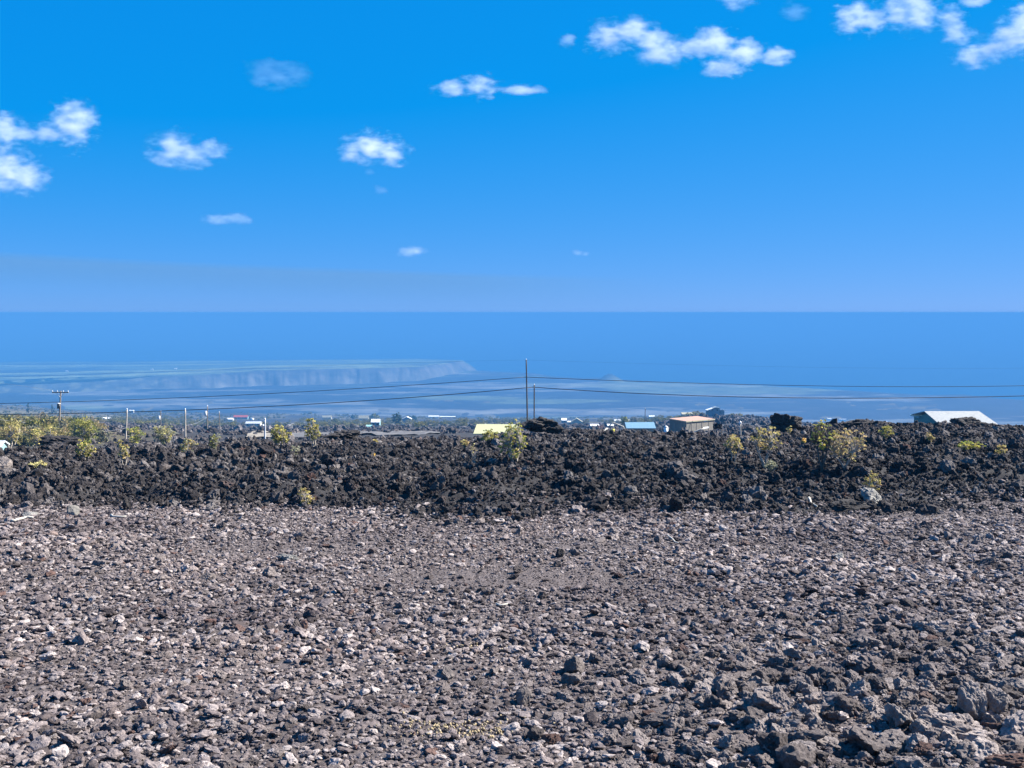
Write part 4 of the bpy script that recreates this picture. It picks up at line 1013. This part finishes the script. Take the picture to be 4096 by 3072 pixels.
# houses of the headland
for px_, lab in ((266, 'white speck of a house on the headland, leftmost of three'), (608, 'white speck of a house on the headland, middle of three'), (702, 'white speck of a house on the headland, rightmost of three')):
    d = 4250.0; p = at(px_, 1469, d)
    i = int(np.argmin(np.abs(hu_px - px_))); zz = float(np.interp(d, HD[28:, i], HZ[28:, i]))
    root = empty('house', (p.x, d, zz)); tag(root, lab, 'house', 'houses on the headland')
    mb = MB(); mb.box(-4.5, 4.5, 0, 6, -1, 3.2); mb.build('wall', M_WHITE, root)
    mb = MB(); slab_quad(mb, Vector((-5, -0.6, 3.2)), Vector((5, -0.6, 3.2)), Vector((5, 3, 4.8)), Vector((-5, 3, 4.8)), 0.3); slab_quad(mb, Vector((-5, 3.01, 4.8)), Vector((5, 3.01, 4.8)), Vector((5, 6.6, 3.2)), Vector((-5, 6.6, 3.2)), 0.3); mb.build('roof', M_WHITE, root)

# large roofs near the crest, built from their corners
def roofed(name, ridge, eave, back_run, wallc, roofc, label, ov=0.35, foot=3.0, win=2, low_ridge=False):
    """ridge and eave: ((px, py, d) left, (px, py, d) right)"""
    a, b_ = [at(*e) for e in eave]; c, e_ = at(*ridge[1]), at(*ridge[0])
    base = (a + b_) / 2; base.z -= foot
    root = empty(name, base); tag(root, label, 'house', 'houses on the slope below')
    a, b_, c, e_ = [p - base for p in (a, b_, c, e_)]
    mb = MB(); slab_quad(mb, a, b_, c, e_, 0.14); mb.build('roof', RF[roofc], root)
    # rear slope
    run = ((c + e_) / 2 - (a + b_) / 2); run.z = 0
    f1 = e_ + run * back_run; f2 = c + run * back_run
    drop = (e_.z - a.z) * back_run
    f1.z -= drop; f2.z -= drop
    mb = MB(); n_ = run.normalized() * 0.003
    slab_quad(mb, e_ + n_, c + n_, f2, f1, 0.14); mb.build('rear_roof', RF[roofc], root)
    ax = (b_ - a).normalized(); rn = run.normalized()
    w = MB()
    q = [a + ax * ov + rn * ov, b_ - ax * ov + rn * ov, f2 - ax * ov - rn * ov, f1 + ax * ov - rn * ov]
    lo = [Vector((p.x, p.y, -1.5)) for p in q]; hi = [Vector((p.x, p.y, min(a.z, b_.z) + 0.02)) for p in q]
    w.hexa(lo, hi)
    for (p, r_, f_) in ((a + ax * (ov + 0.05), e_ + ax * (ov + 0.05), f1 + ax * (ov + 0.05)), (b_ - ax * (ov + 0.15), c - ax * (ov + 0.15), f2 - ax * (ov + 0.15))):
        n0 = len(w.v); z0 = min(a.z, b_.z)
        tri = [p + rn * (ov + 0.05), f_ - rn * (ov + 0.05), Vector((r_.x, r_.y, r_.z - 0.06))]
        tri[0].z = z0; tri[1].z = z0
        w.v += [tuple(t) for t in tri] + [tuple(t + ax * 0.1) for t in tri]
        w.f += [(n0, n0 + 1, n0 + 2), (n0 + 5, n0 + 4, n0 + 3), (n0, n0 + 3, n0 + 4, n0 + 1), (n0 + 1, n0 + 4, n0 + 5, n0 + 2), (n0 + 2, n0 + 5, n0 + 3, n0)]
    w.build('wall', WL[wallc], root)
    L = (b_ - a).length
    for k in range(win):
        c0 = a + ax * (L * (k + 0.5) / win) + rn * (ov - 0.03); z1 = a.z - 0.35
        wv = MB(); hw = 0.5
        lo = [c0 - ax * hw, c0 + ax * hw, c0 + ax * hw + rn * 0.05, c0 - ax * hw + rn * 0.05]
        wv.hexa([Vector((p.x, p.y, z1 - 0.9)) for p in lo], [Vector((p.x, p.y, z1)) for p in lo]); wv.build('window', M_GLASS, root)
    return root
roofed('house', ((1907, 1699, 194), (2068, 1700, 193)), ((1893, 1738, 188), (2072, 1738, 187)), 0.9, 'cream', 'yellow', 'pale yellow roof rising behind the large leafy shrub')
roofed('house', ((2499, 1692, 196), (2616, 1691, 196)), ((2506, 1716, 192), (2624, 1716, 192)), 1.0, 'cream', 'blue', 'pale blue roof left of the salmon-roofed building')
big = roofed('house', ((3697, 1648, 168), (3916, 1648, 168)), ((3748, 1692, 162.5), (3996, 1703, 160.5)), 0.9, 'green', 'big', 'large tilted white roof standing out against the sea at right', ov=0.5)
# its green porch wing
p0 = at(3680, 1668, 171)
mb = MB(); w_ = (3738 - 3680) * 171 / F
root = empty('porch_wing', (p0.x, 171, p0.z - 2.4)); tag(root, 'green side wing with a flat roof left of the large white roof', 'house')
mb.box(0.35, w_ + 1.2, 0.3, 3.5, -1.0, 2.2); mb.build('wall', WL['green'], root)
mb = MB(); mb.box(-0.2, w_ + 1.2, 0, 3.8, 2.25, 2.42); mb.build('roof', RF['teal'], root)
mb = MB(); mb.box(0.4, w_ + 1.0, 0.24, 0.29, 1.1, 1.6); mb.build('window', M_GLASS, root)
mb = MB(); mb.box(0.2, w_ + 1.0, -0.6, 0.2, 0.75, 0.95); mb.build('porch_rail', M_WOOD, root)
# unfinished building with a flat salmon roof
cs = [at(2678, 1676, 207), at(2745, 1687, 200), at(2857, 1678, 207), at(2788, 1666, 214)]
base = sum(cs, Vector()) / 4; base.z -= 3.0
root = empty('unfinished_building', base); tag(root, 'grey-brown box building with a flat salmon roof', 'building')
loc = [c - base for c in cs]
ctr = sum(loc, Vector()) / 4
ovh = [ctr + (p - ctr) * 1.03 for p in loc]
mb = MB(); mb.hexa(ovh, [p + Vector((0, 0, 0.10)) for p in ovh]); mb.build('roof', RF['salmon'], root)
ins = [ctr + (p - ctr) * 0.985 for p in loc]
mb = MB(); mb.hexa([Vector((p.x, p.y, -2.0)) for p in ins], [p - Vector((0, 0, 0.006)) for p in ins]); mb.build('wall', WL['tan'], root)
fa = [ctr + (p - ctr) * 1.045 for p in loc]
def plank(name, a, b_, z0, z1, th, mat, parent):
    n_ = Vector((b_.y - a.y, a.x - b_.x, 0)).normalized() * th
    mb = MB(); mb.hexa([a + Vector((0, 0, z0)), b_ + Vector((0, 0, z0)), b_ + n_ + Vector((0, 0, z0)), a + n_ + Vector((0, 0, z0))], [a + Vector((0, 0, z1)), b_ + Vector((0, 0, z1)), b_ + n_ + Vector((0, 0, z1)), a + n_ + Vector((0, 0, z1))])
    return mb.build(name, mat, parent)
plank('fascia', ovh[1], ovh[2], -0.10, 0.12, 0.04, RF['cream'], root); plank('fascia', ovh[0], ovh[1], -0.06, 0.12, 0.04, RF['cream'], root)
def wall_pt(a, b_, t, z): p = a.lerp(b_, t); return Vector((p.x, p.y, z))
e1, e2 = ins[1], ins[2]
for (t0, t1, z0, z1) in ((0.62, 0.78, -0.45, -0.25),):
    plank('window', wall_pt(e1, e2, t0, e1.z), wall_pt(e1, e2, t1, e1.z), z0, z1, 0.03, M_WHITE, root)
plank('window', wall_pt(e1, e2, 0.60, e1.z), wall_pt(e1, e2, 0.82, e1.z), -1.75, -1.45, 0.03, M_WHITE, root)
for t in (0.0, 0.18, 0.36, 0.55, 0.8, 0.985):
    plank('wall_post', wall_pt(e1, e2, t, 0), wall_pt(e1, e2, t + 0.012, 0), -2.0, e1.z - 0.05, 0.05, M_WOOD, root)
for t in (0.1, 0.3, 0.5, 0.7, 0.9):
    plank('wall_post', wall_pt(ins[0], e1, t, 0), wall_pt(ins[0], e1, t + 0.02, 0), -2.0, e1.z - 0.05, 0.05, M_WOOD, root)
# house on the lava hill
d = 590.0; g = at(2862, 1660, d); base = Vector((g.x, d, tz(g.x, d) - 0.5)); root = empty('hill_house', base)
tag(root, 'blue-grey house with two white wing roofs on top of the lava hill', 'house', 'houses on the slope below')
def P3(px, py, dd): return at(px, py, dd) - base
a, b_ = P3(2852, 1660, d), P3(2879, 1660, d); zt = P3(2865, 1634, d).z; za = P3(2865, 1629, d).z
mb = MB(); mb.box(a.x, b_.x, 0, 5, -3.0, zt); mb.build('wall', WL['bluegrey'], root)
m_ = (a.x + b_.x) / 2
mb = MB(); slab_quad(mb, Vector((a.x - 0.2, -0.3, zt)), Vector((m_ - 0.001, -0.3, za)), Vector((m_ - 0.001, 5.3, za)), Vector((a.x - 0.2, 5.3, zt)), 0.1); slab_quad(mb, Vector((m_ + 0.001, -0.3, za)), Vector((b_.x + 0.2, -0.3, zt)), Vector((b_.x + 0.2, 5.3, zt)), Vector((m_ + 0.001, 5.3, za)), 0.1); mb.build('roof', WL['bluegrey'], root)
mb = MB(); mb.box(m_ + 0.1, m_ + 0.75, -0.05, 0.02, zt - 1.3, zt - 0.4); mb.build('window', M_GLASS, root)
for (x0, x1, s) in ((2827, 2851, -1), (2880, 2898, 1)):
    q0, q1 = P3(x0, 1643 if s < 0 else 1635, d), P3(x1, 1635 if s < 0 else 1643, d)
    mb = MB(); slab_quad(mb, Vector((q0.x, -0.4, q0.z)), Vector((q1.x, -0.4, q1.z)), Vector((q1.x, 4.6, q1.z)), Vector((q0.x, 4.6, q0.z)), 0.25); mb.build('wing_roof', RF['white'], root)
    mb = MB(); mb.box(min(q0.x, q1.x) + 0.25, max(q0.x, q1.x) - 0.02, 0.1, 4.2, -3.0, min(q0.z, q1.z) - 0.05); mb.build('wing_wall', WL['bluegrey'], root)

# white catchment tanks
def tank(px, w, ytop, ybase, label, dmin=90, d=None):
    if d is None: d = ground_at(px, ybase, dmin)
    g = at(px, ybase, d); base = Vector((g.x, d, tz(g.x, d) - 0.2)); H = at(px, ytop, d).z - base.z; rr = w * d / F / 2
    root = empty('water_tank', base); tag(root, label, 'tank', 'white catchment tanks')
    mb = MB(); mb.tube([(0, 0, 0), (0, 0, H * 0.85)], rr, 20); mb.build('tank_wall', M_WHITE, root, True)
    mb = MB(); mb.tube([(0, 0, H * 0.85 + 0.002), (0, 0, H * 0.9), (0, 0, H)], [rr * 1.03, rr * 0.95, rr * 0.1], 20); mb.build('lid', M_STEEL, root, True)
tank(1008, 15, 1671, 1681, 'white round tank right of the red-roofed house')
tank(1052, 11, 1697, 1706, 'pale round tank right of the grey-roofed house')
tank(1938, 10, 1691, 1698, 'small white tank behind the yellow roof', dmin=220)

# parked vehicles
def car(px, py, L_px, label, col, d=None, yaw=0.2):
    if d is None: d = ground_at(px, py, 90)
    g = at(px, py, d); root = empty('parked_car', (g.x, d, tz(g.x, d) + 0.25)); root.rotation_euler = (0, 0, yaw); root.scale = (max(0.8, min(1.1, L_px * d / F / 4.2)),) * 3
    tag(root, label, 'car', 'cars parked by the houses')
    prof = [(-2.1, 0.3), (-2.1, 0.75), (-1.2, 0.9), (2.05, 0.85), (2.15, 0.3)]
    mb = MB(); n = len(prof)
    for s in (-0.85, 0.85): mb.v += [(x_, s, z_) for x_, z_ in prof]
    mb.f += [tuple(range(n)), tuple(reversed(range(n, 2 * n)))] + [(i, n + i, n + (i + 1) % n, (i + 1) % n) for i in range(n)]
    mb.build('body', paint('car_' + col[0], col[1], 0.3, 0.05, spec=0.5), root)
    mb = MB(); mb.hexa([Vector((-1.1, -0.8, 0.88)), Vector((1.7, -0.8, 0.86)), Vector((1.7, 0.8, 0.86)), Vector((-1.1, 0.8, 0.88))], [Vector((-0.5, -0.65, 1.42)), Vector((1.3, -0.65, 1.42)), Vector((1.3, 0.65, 1.42)), Vector((-0.5, 0.65, 1.42))]); mb.build('cabin', M_GLASS, root)
    for x_ in (-1.35, 1.35):
        for s in (-0.8, 0.8):
            mb = MB(); mb.tube([(x_, s - 0.1, 0.32), (x_, s + 0.1, 0.32)], 0.32, 12); mb.build('wheel', M_WIRE, root, True)
car(1539, 1695, 13, 'red car parked right of the two-storey teal house', ('red', (0.45, 0.05, 0.03)))
car(1610, 1709, 12, 'white car parked on the lava below the white gabled roof', ('white', (0.75, 0.75, 0.75)))
car(2350, 1703, 16, 'dark red car right of the cream gabled house', ('maroon', (0.28, 0.02, 0.03)))
tank(2664, 17, 1702, 1716, 'small white tank left of the salmon-roofed building', d=140)

# odds and ends in front of the houses
def free_tube(name, pts, d, rad, mat, label, cat):
    P = [at(a, b_, d) for a, b_ in pts]; mb = MB(); mb.tube(P, rad, 7)
    return tag(mb.build(name, mat, None, True, origin=P[0]), label, cat)
free_tube('bent_pipe', [(2434, 1708), (2440, 1701), (2447, 1694), (2458, 1692), (2470, 1698), (2485, 1703), (2494, 1708), (2498, 1722)], 62, 0.035, M_DEAD, 'bent pale pipe arching over rubble left of the pale blue roof', 'pipe')
free_tube('timber', [(2766, 1731), (2782, 1727), (2800, 1719), (2818, 1716)], 62, 0.045, M_DEAD, 'long pale timber leaning before the salmon-roofed building', 'timber')
g = at(2452, 1728, 52); root = empty('bucket', (g.x, 52, g.z - 0.06)); tag(root, 'small yellow bucket on the crest', 'bucket')
mb = MB(); mb.tube([(0, 0, 0), (0, 0, 0.12), (0, 0, 0.2)], [0.055, 0.07, 0.075], 12); mb.build('pail', paint('yellow_plastic', (0.75, 0.62, 0.08), 0.4, 0.05), root, True)
mb = MB(); mb.tube([(-0.07, 0, 0.2), (-0.05, 0, 0.28), (0, 0, 0.32), (0.05, 0, 0.28), (0.07, 0, 0.2)], 0.008, 5); mb.build('handle', M_STEEL, root)
g = at(2420, 1728, 54); mb = MB(); q = [at(2412, 1729, 54), at(2421, 1729, 54), at(2433, 1714, 54.3), at(2425, 1712, 54.3)]
mb.hexa(q, [p + Vector((0, -0.02, 0.02)) for p in q]); tag(mb.build('board', M_DEAD, None, origin=q[0]), 'pale grey board propped on the crest left of the yellow bucket', 'board')
# junk frame right of the unfinished building
d = 66.0; root = empty('junk_frame', at(2868, 1742, d)); tag(root, 'dark scrap frame of posts and a torn tarp right of the salmon-roofed building', 'scrap')
b0 = at(2868, 1742, d)
for (x0, y0, x1, y1) in ((2858, 1742, 2856, 1706), (2866, 1742, 2862, 1712), (2878, 1742, 2874, 1714), (2886, 1740, 2884, 1704), (2856, 1708, 2886, 1704)):
    mb = MB(); mb.tube([at(x0, y0, d) - b0, at(x1, y1, d) - b0], 0.03, 6); mb.build('post', M_WOOD, root)
V, Fc = [], []
for i in range(9):
    for j in range(6):
        p = at(2852 + 4.6 * i, 1694 + 4.2 * j + 2.5 * math.sin(i * 1.3 + j), d + 0.12 * math.sin(i * 2.1 + j * 1.7)) - b0; V.append(p)
for i in range(8):
    for j in range(5): Fc.append((i * 6 + j, i * 6 + j + 1, i * 6 + j + 7, i * 6 + j + 6))
o = mesh_obj('tarp', V, Fc, paint('black_tarp', (0.02, 0.02, 0.025), 0.5, 0.2), root); sm = o.modifiers.new('thickness', 'SOLIDIFY'); sm.thickness = 0.02

# ----------------------------------------------------------------------------
# clouds (closed bodies of cloud air, far above the haze)
# ----------------------------------------------------------------------------
def cloud(lobes, label, dens=0.03, d=6000.0, nscale=1.0, soft=0.95, amp=1.25, kind_group='small clouds in the blue sky'):
    """lobes: (px, py, rx, ry) in photograph pixels"""
    k = d / F
    cxp = sum(l[0] for l in lobes) / len(lobes); cyp = sum(l[1] for l in lobes) / len(lobes)
    o0 = at(cxp, cyp, d)
    bm = bmesh.new(); LL = []
    for (x_, y_, rx, ry) in lobes:
        c = at(x_, y_, d) - o0; rr = Vector((rx * 1.25 * k, 0.8 * (rx + ry) / 2 * k, ry * 1.25 * k))
        LL.append((c, rr))
        bmesh.ops.create_icosphere(bm, subdivisions=3, radius=1.0, matrix=Matrix.Translation(c) @ Matrix.Diagonal((rr.x * 1.2, rr.y * 1.2, rr.z * 1.2, 1)))
    m = bpy.data.materials.new('cloud_air'); m.use_nodes = True; nt = m.node_tree; nt.nodes.clear()
    out = nt.nodes.new('ShaderNodeOutputMaterial'); pv = nt.nodes.new('ShaderNodeVolumePrincipled')
    pv.inputs['Color'].default_value = (0.995, 0.995, 0.995, 1); pv.inputs['Anisotropy'].default_value = 0.0
    tc = nt.nodes.new('ShaderNodeTexCoord')
    def vmn(op, a, b_):
        v = nt.nodes.new('ShaderNodeVectorMath'); v.operation = op
        for q, s in ((a, 0), (b_, 1)):
            if q is None: continue
            if hasattr(q, 'links'): nt.links.new(q, v.inputs[s])
            else: v.inputs[s].default_value = q
        return v
    def mm(op, a, b_=None, c_=None):
        v = nt.nodes.new('ShaderNodeMath'); v.operation = op
        for q, s in ((a, 0), (b_, 1), (c_, 2)):
            if q is None: continue
            if hasattr(q, 'links'): nt.links.new(q, v.inputs[s])
            else: v.inputs[s].default_value = q
        return v.outputs[0]
    big_r = max(max(rr.x, rr.z) for _, rr in LL)
    seed_off = Vector((cxp * 0.37, cyp * 0.71, (cxp + cyp) * 0.13))
    shifted = vmn('ADD', tc.outputs['Object'], tuple(seed_off)).outputs[0]
    shifted = vmn('MULTIPLY', shifted, (0.5, 1.0, 1.0)).outputs[0]
    nz = noise(nt, nscale * 1.9 / (60 * k), 7, 0.58, shifted)
    f = None
    for c, rr in LL:
        v = vmn('SUBTRACT', tc.outputs['Object'], tuple(c)).outputs[0]
        v = vmn('DIVIDE', v, tuple(rr)).outputs[0]
        l_ = vmn('LENGTH', v, None).outputs['Value']
        g_ = mm('SUBTRACT', 1.0, l_)
        f = g_ if f is None else mm('SMOOTH_MAX', f, g_, 0.35)
    w_ = mm('MULTIPLY', mm('SUBTRACT', nz.outputs['Fac'], 0.60), amp * 2.0)
    f = mm('ADD', f, w_)
    mr = nt.nodes.new('ShaderNodeMapRange'); mr.interpolation_type = 'SMOOTHSTEP'
    nt.links.new(f, mr.inputs['Value']); mr.inputs['From Min'].default_value = -0.10; mr.inputs['From Max'].default_value = soft
    mr.inputs['To Min'].default_value = 0.0; mr.inputs['To Max'].default_value = dens * 1.37 / k * 0.28
    nt.links.new(mr.outputs[0], pv.inputs['Density']); nt.links.new(pv.outputs[0], out.inputs['Volume'])
    o = bm_obj('cloud', bm, m); o.location = o0
    if len(lobes) > 1:
        rm = o.modifiers.new('join', 'REMESH'); rm.mode = 'VOXEL'; rm.voxel_size = max(6.0, big_r / 10)
    return tag(o, label, 'cloud', kind_group)
CL = [
 ([(290, 500, 85, 88), (330, 470, 60, 60), (180, 535, 70, 40), (10, 520, 80, 70), (90, 540, 70, 35)], 'blurry white pair of puffs high on the left with a wisp between', dict(dens=0.02, soft=0.6)),
 ([(30, 680, 110, 90), (110, 710, 85, 60), (-60, 700, 110, 70)], 'bright rounded cloud cut by the left edge', dict(dens=0.03)),
 ([(690, 595, 95, 66), (770, 630, 80, 45), (640, 625, 60, 45), (840, 600, 70, 40)], 'ragged white cloud in the left part of the sky', dict(dens=0.024, soft=0.95)),
 ([(1470, 590, 90, 62), (1560, 610, 72, 58), (1420, 615, 62, 40)], 'crisp small white cumulus left of the middle of the sky', dict(dens=0.04)),
 ([(1060, 275, 75, 45), (1150, 290, 90, 45), (1100, 310, 110, 45)], 'faint thin veil of cloud high left of the middle', dict(dens=0.0035, soft=0.7)),
 ([(1800, 355, 80, 30), (1925, 345, 70, 45), (2090, 358, 90, 22)], 'thin white streak of cloud high in the middle', dict(dens=0.02, soft=0.5)),
 ([(860, 878, 60, 22), (940, 876, 70, 20)], 'small faint double puff low on the left', dict(dens=0.010, soft=0.5)),
 ([(1652, 1008, 60, 24), (1655, 1000, 30, 18)], 'small lens-shaped white cloud low above the horizon', dict(dens=0.03)),
 ([(2310, 1012, 22, 14), (2344, 1017, 20, 12)], 'tiny twin puffs low right of the middle', dict(dens=0.016)),
 ([(1525, 760, 26, 18), (1475, 690, 26, 14)], 'tiny wisp hanging below the crisp small cumulus', dict(dens=0.006, soft=0.6)),
 ([(2430, 150, 85, 60), (2530, 130, 85, 62), (2610, 170, 85, 60), (2690, 205, 70, 50), (2640, 215, 95, 45)], 'large white cloud with a rounded back right of the middle', dict(dens=0.034, soft=0.95)),
 ([(2790, 190, 70, 45), (2865, 170, 80, 60), (2975, 210, 85, 50), (3090, 222, 75, 36), (2890, 275, 95, 32)], 'ragged cloud trailing right of the large white cloud', dict(dens=0.026, soft=0.5)),
 ([(2272, 157, 34, 30)], 'tiny puff left of the large white cloud', dict(dens=0.016, soft=0.5)),
 ([(2940, 2, 75, 32)], 'small cloud cut by the top edge above the ragged cloud', dict(dens=0.026)),
 ([(3420, 70, 75, 60), (3490, 80, 55, 55)], 'ragged puff at the upper right, first from the left', dict(dens=0.024, soft=0.5)),
 ([(3590, 55, 75, 62), (3670, 60, 85, 66), (3640, 10, 85, 50)], 'white cloud touching the top edge at the upper right', dict(dens=0.032, soft=0.95)),
 ([(3800, 75, 60, 50), (3832, 140, 58, 48)], 'round puff hanging between the two upper right clouds', dict(dens=0.034, soft=0.95)),
 ([(3890, 225, 75, 48), (3970, 195, 85, 52), (4050, 150, 80, 75), (4110, 100, 90, 90)], 'large white cloud cut by the right edge', dict(dens=0.036, soft=0.95)),
 ([(3185, 45, 60, 35)], 'faint wisp between the ragged cloud and the upper right puffs', dict(dens=0.005, soft=0.7)),
 ([(3900, 5, 70, 22)], 'thin cloud cut by the top edge near the right corner', dict(dens=0.02, soft=0.5)),
]
for lobes, lab, kw in CL: cloud(lobes, lab, **kw)

# low smoky bank over the sea at the left
d = 30000.0
xs = np.linspace(-2600, 3400, 40); top_py = np.interp(xs, [-2600, 0, 500, 1000, 2000, 3400], [960, 1003, 1032, 1056, 1092, 1130])
V, Fc = [], []
for i, (a, t) in enumerate(zip(xs, top_py)):
    for dd in (d, d + 5000):
        k = dd / d
        p = at(a, t, d); V.append((p.x * k, dd, p.z)); V.append((p.x * k, dd, CAMZ + 40.0))
n = len(xs)
for i in range(n - 1):
    q = i * 4; r_ = q + 4
    Fc += [(q, r_, r_ + 1, q + 1), (q + 2, q + 3, r_ + 3, r_ + 2), (q, q + 2, r_ + 2, r_), (q + 1, r_ + 1, r_ + 3, q + 3)]
Fc += [(0, 1, 3, 2), (4 * n - 4, 4 * n - 2, 4 * n - 1, 4 * n - 3)]
m = bpy.data.materials.new('smoke_air'); m.use_nodes = True; nt = m.node_tree; nt.nodes.clear()
out = nt.nodes.new('ShaderNodeOutputMaterial'); pv = nt.nodes.new('ShaderNodeVolumePrincipled')
pv.inputs['Color'].default_value = (0.13, 0.25, 0.38, 1); pv.inputs['Absorption Color'].default_value = (0, 0, 0, 1)
geo = nt.nodes.new('ShaderNodeNewGeometry'); sep = nt.nodes.new('ShaderNodeSeparateXYZ'); nt.links.new(geo.outputs['Position'], sep.inputs[0])
ad = nt.nodes.new('ShaderNodeMath'); ad.operation = 'MULTIPLY_ADD'; ad.inputs[1].default_value = 0.043; nt.links.new(sep.outputs['X'], ad.inputs[0]); nt.links.new(sep.outputs['Z'], ad.inputs[2])   # height over the sloping top
mr = nt.nodes.new('ShaderNodeMapRange'); mr.interpolation_type = 'SMOOTHSTEP'; nt.links.new(ad.outputs[0], mr.inputs['Value'])
mr.inputs['From Min'].default_value = 250.0; mr.inputs['From Max'].default_value = 1300.0; mr.inputs['To Min'].default_value = 1.5e-5; mr.inputs['To Max'].default_value = 1.25e-4
fx = nt.nodes.new('ShaderNodeMapRange'); fx.interpolation_type = 'SMOOTHSTEP'; nt.links.new(sep.outputs['X'], fx.inputs['Value'])
fx.inputs['From Min'].default_value = -4000.0; fx.inputs['From Max'].default_value = 5500.0; fx.inputs['To Min'].default_value = 1.0; fx.inputs['To Max'].default_value = 0.0
mu = nt.nodes.new('ShaderNodeMath'); mu.operation = 'MULTIPLY'; nt.links.new(mr.outputs[0], mu.inputs[0]); nt.links.new(fx.outputs[0], mu.inputs[1]); nt.links.new(mu.outputs[0], pv.inputs['Density'])
nt.links.new(pv.outputs[0], out.inputs['Volume'])
o = mesh_obj('smoke_bank', V, Fc, m)
bm = bmesh.new(); bm.from_mesh(o.data); bmesh.ops.recalc_face_normals(bm, faces=bm.faces); bm.to_mesh(o.data); bm.free(); o['kind'] = 'stuff'; o['label'] = 'low grey-blue smoky bank over the sea at left'; o['category'] = 'smoke'
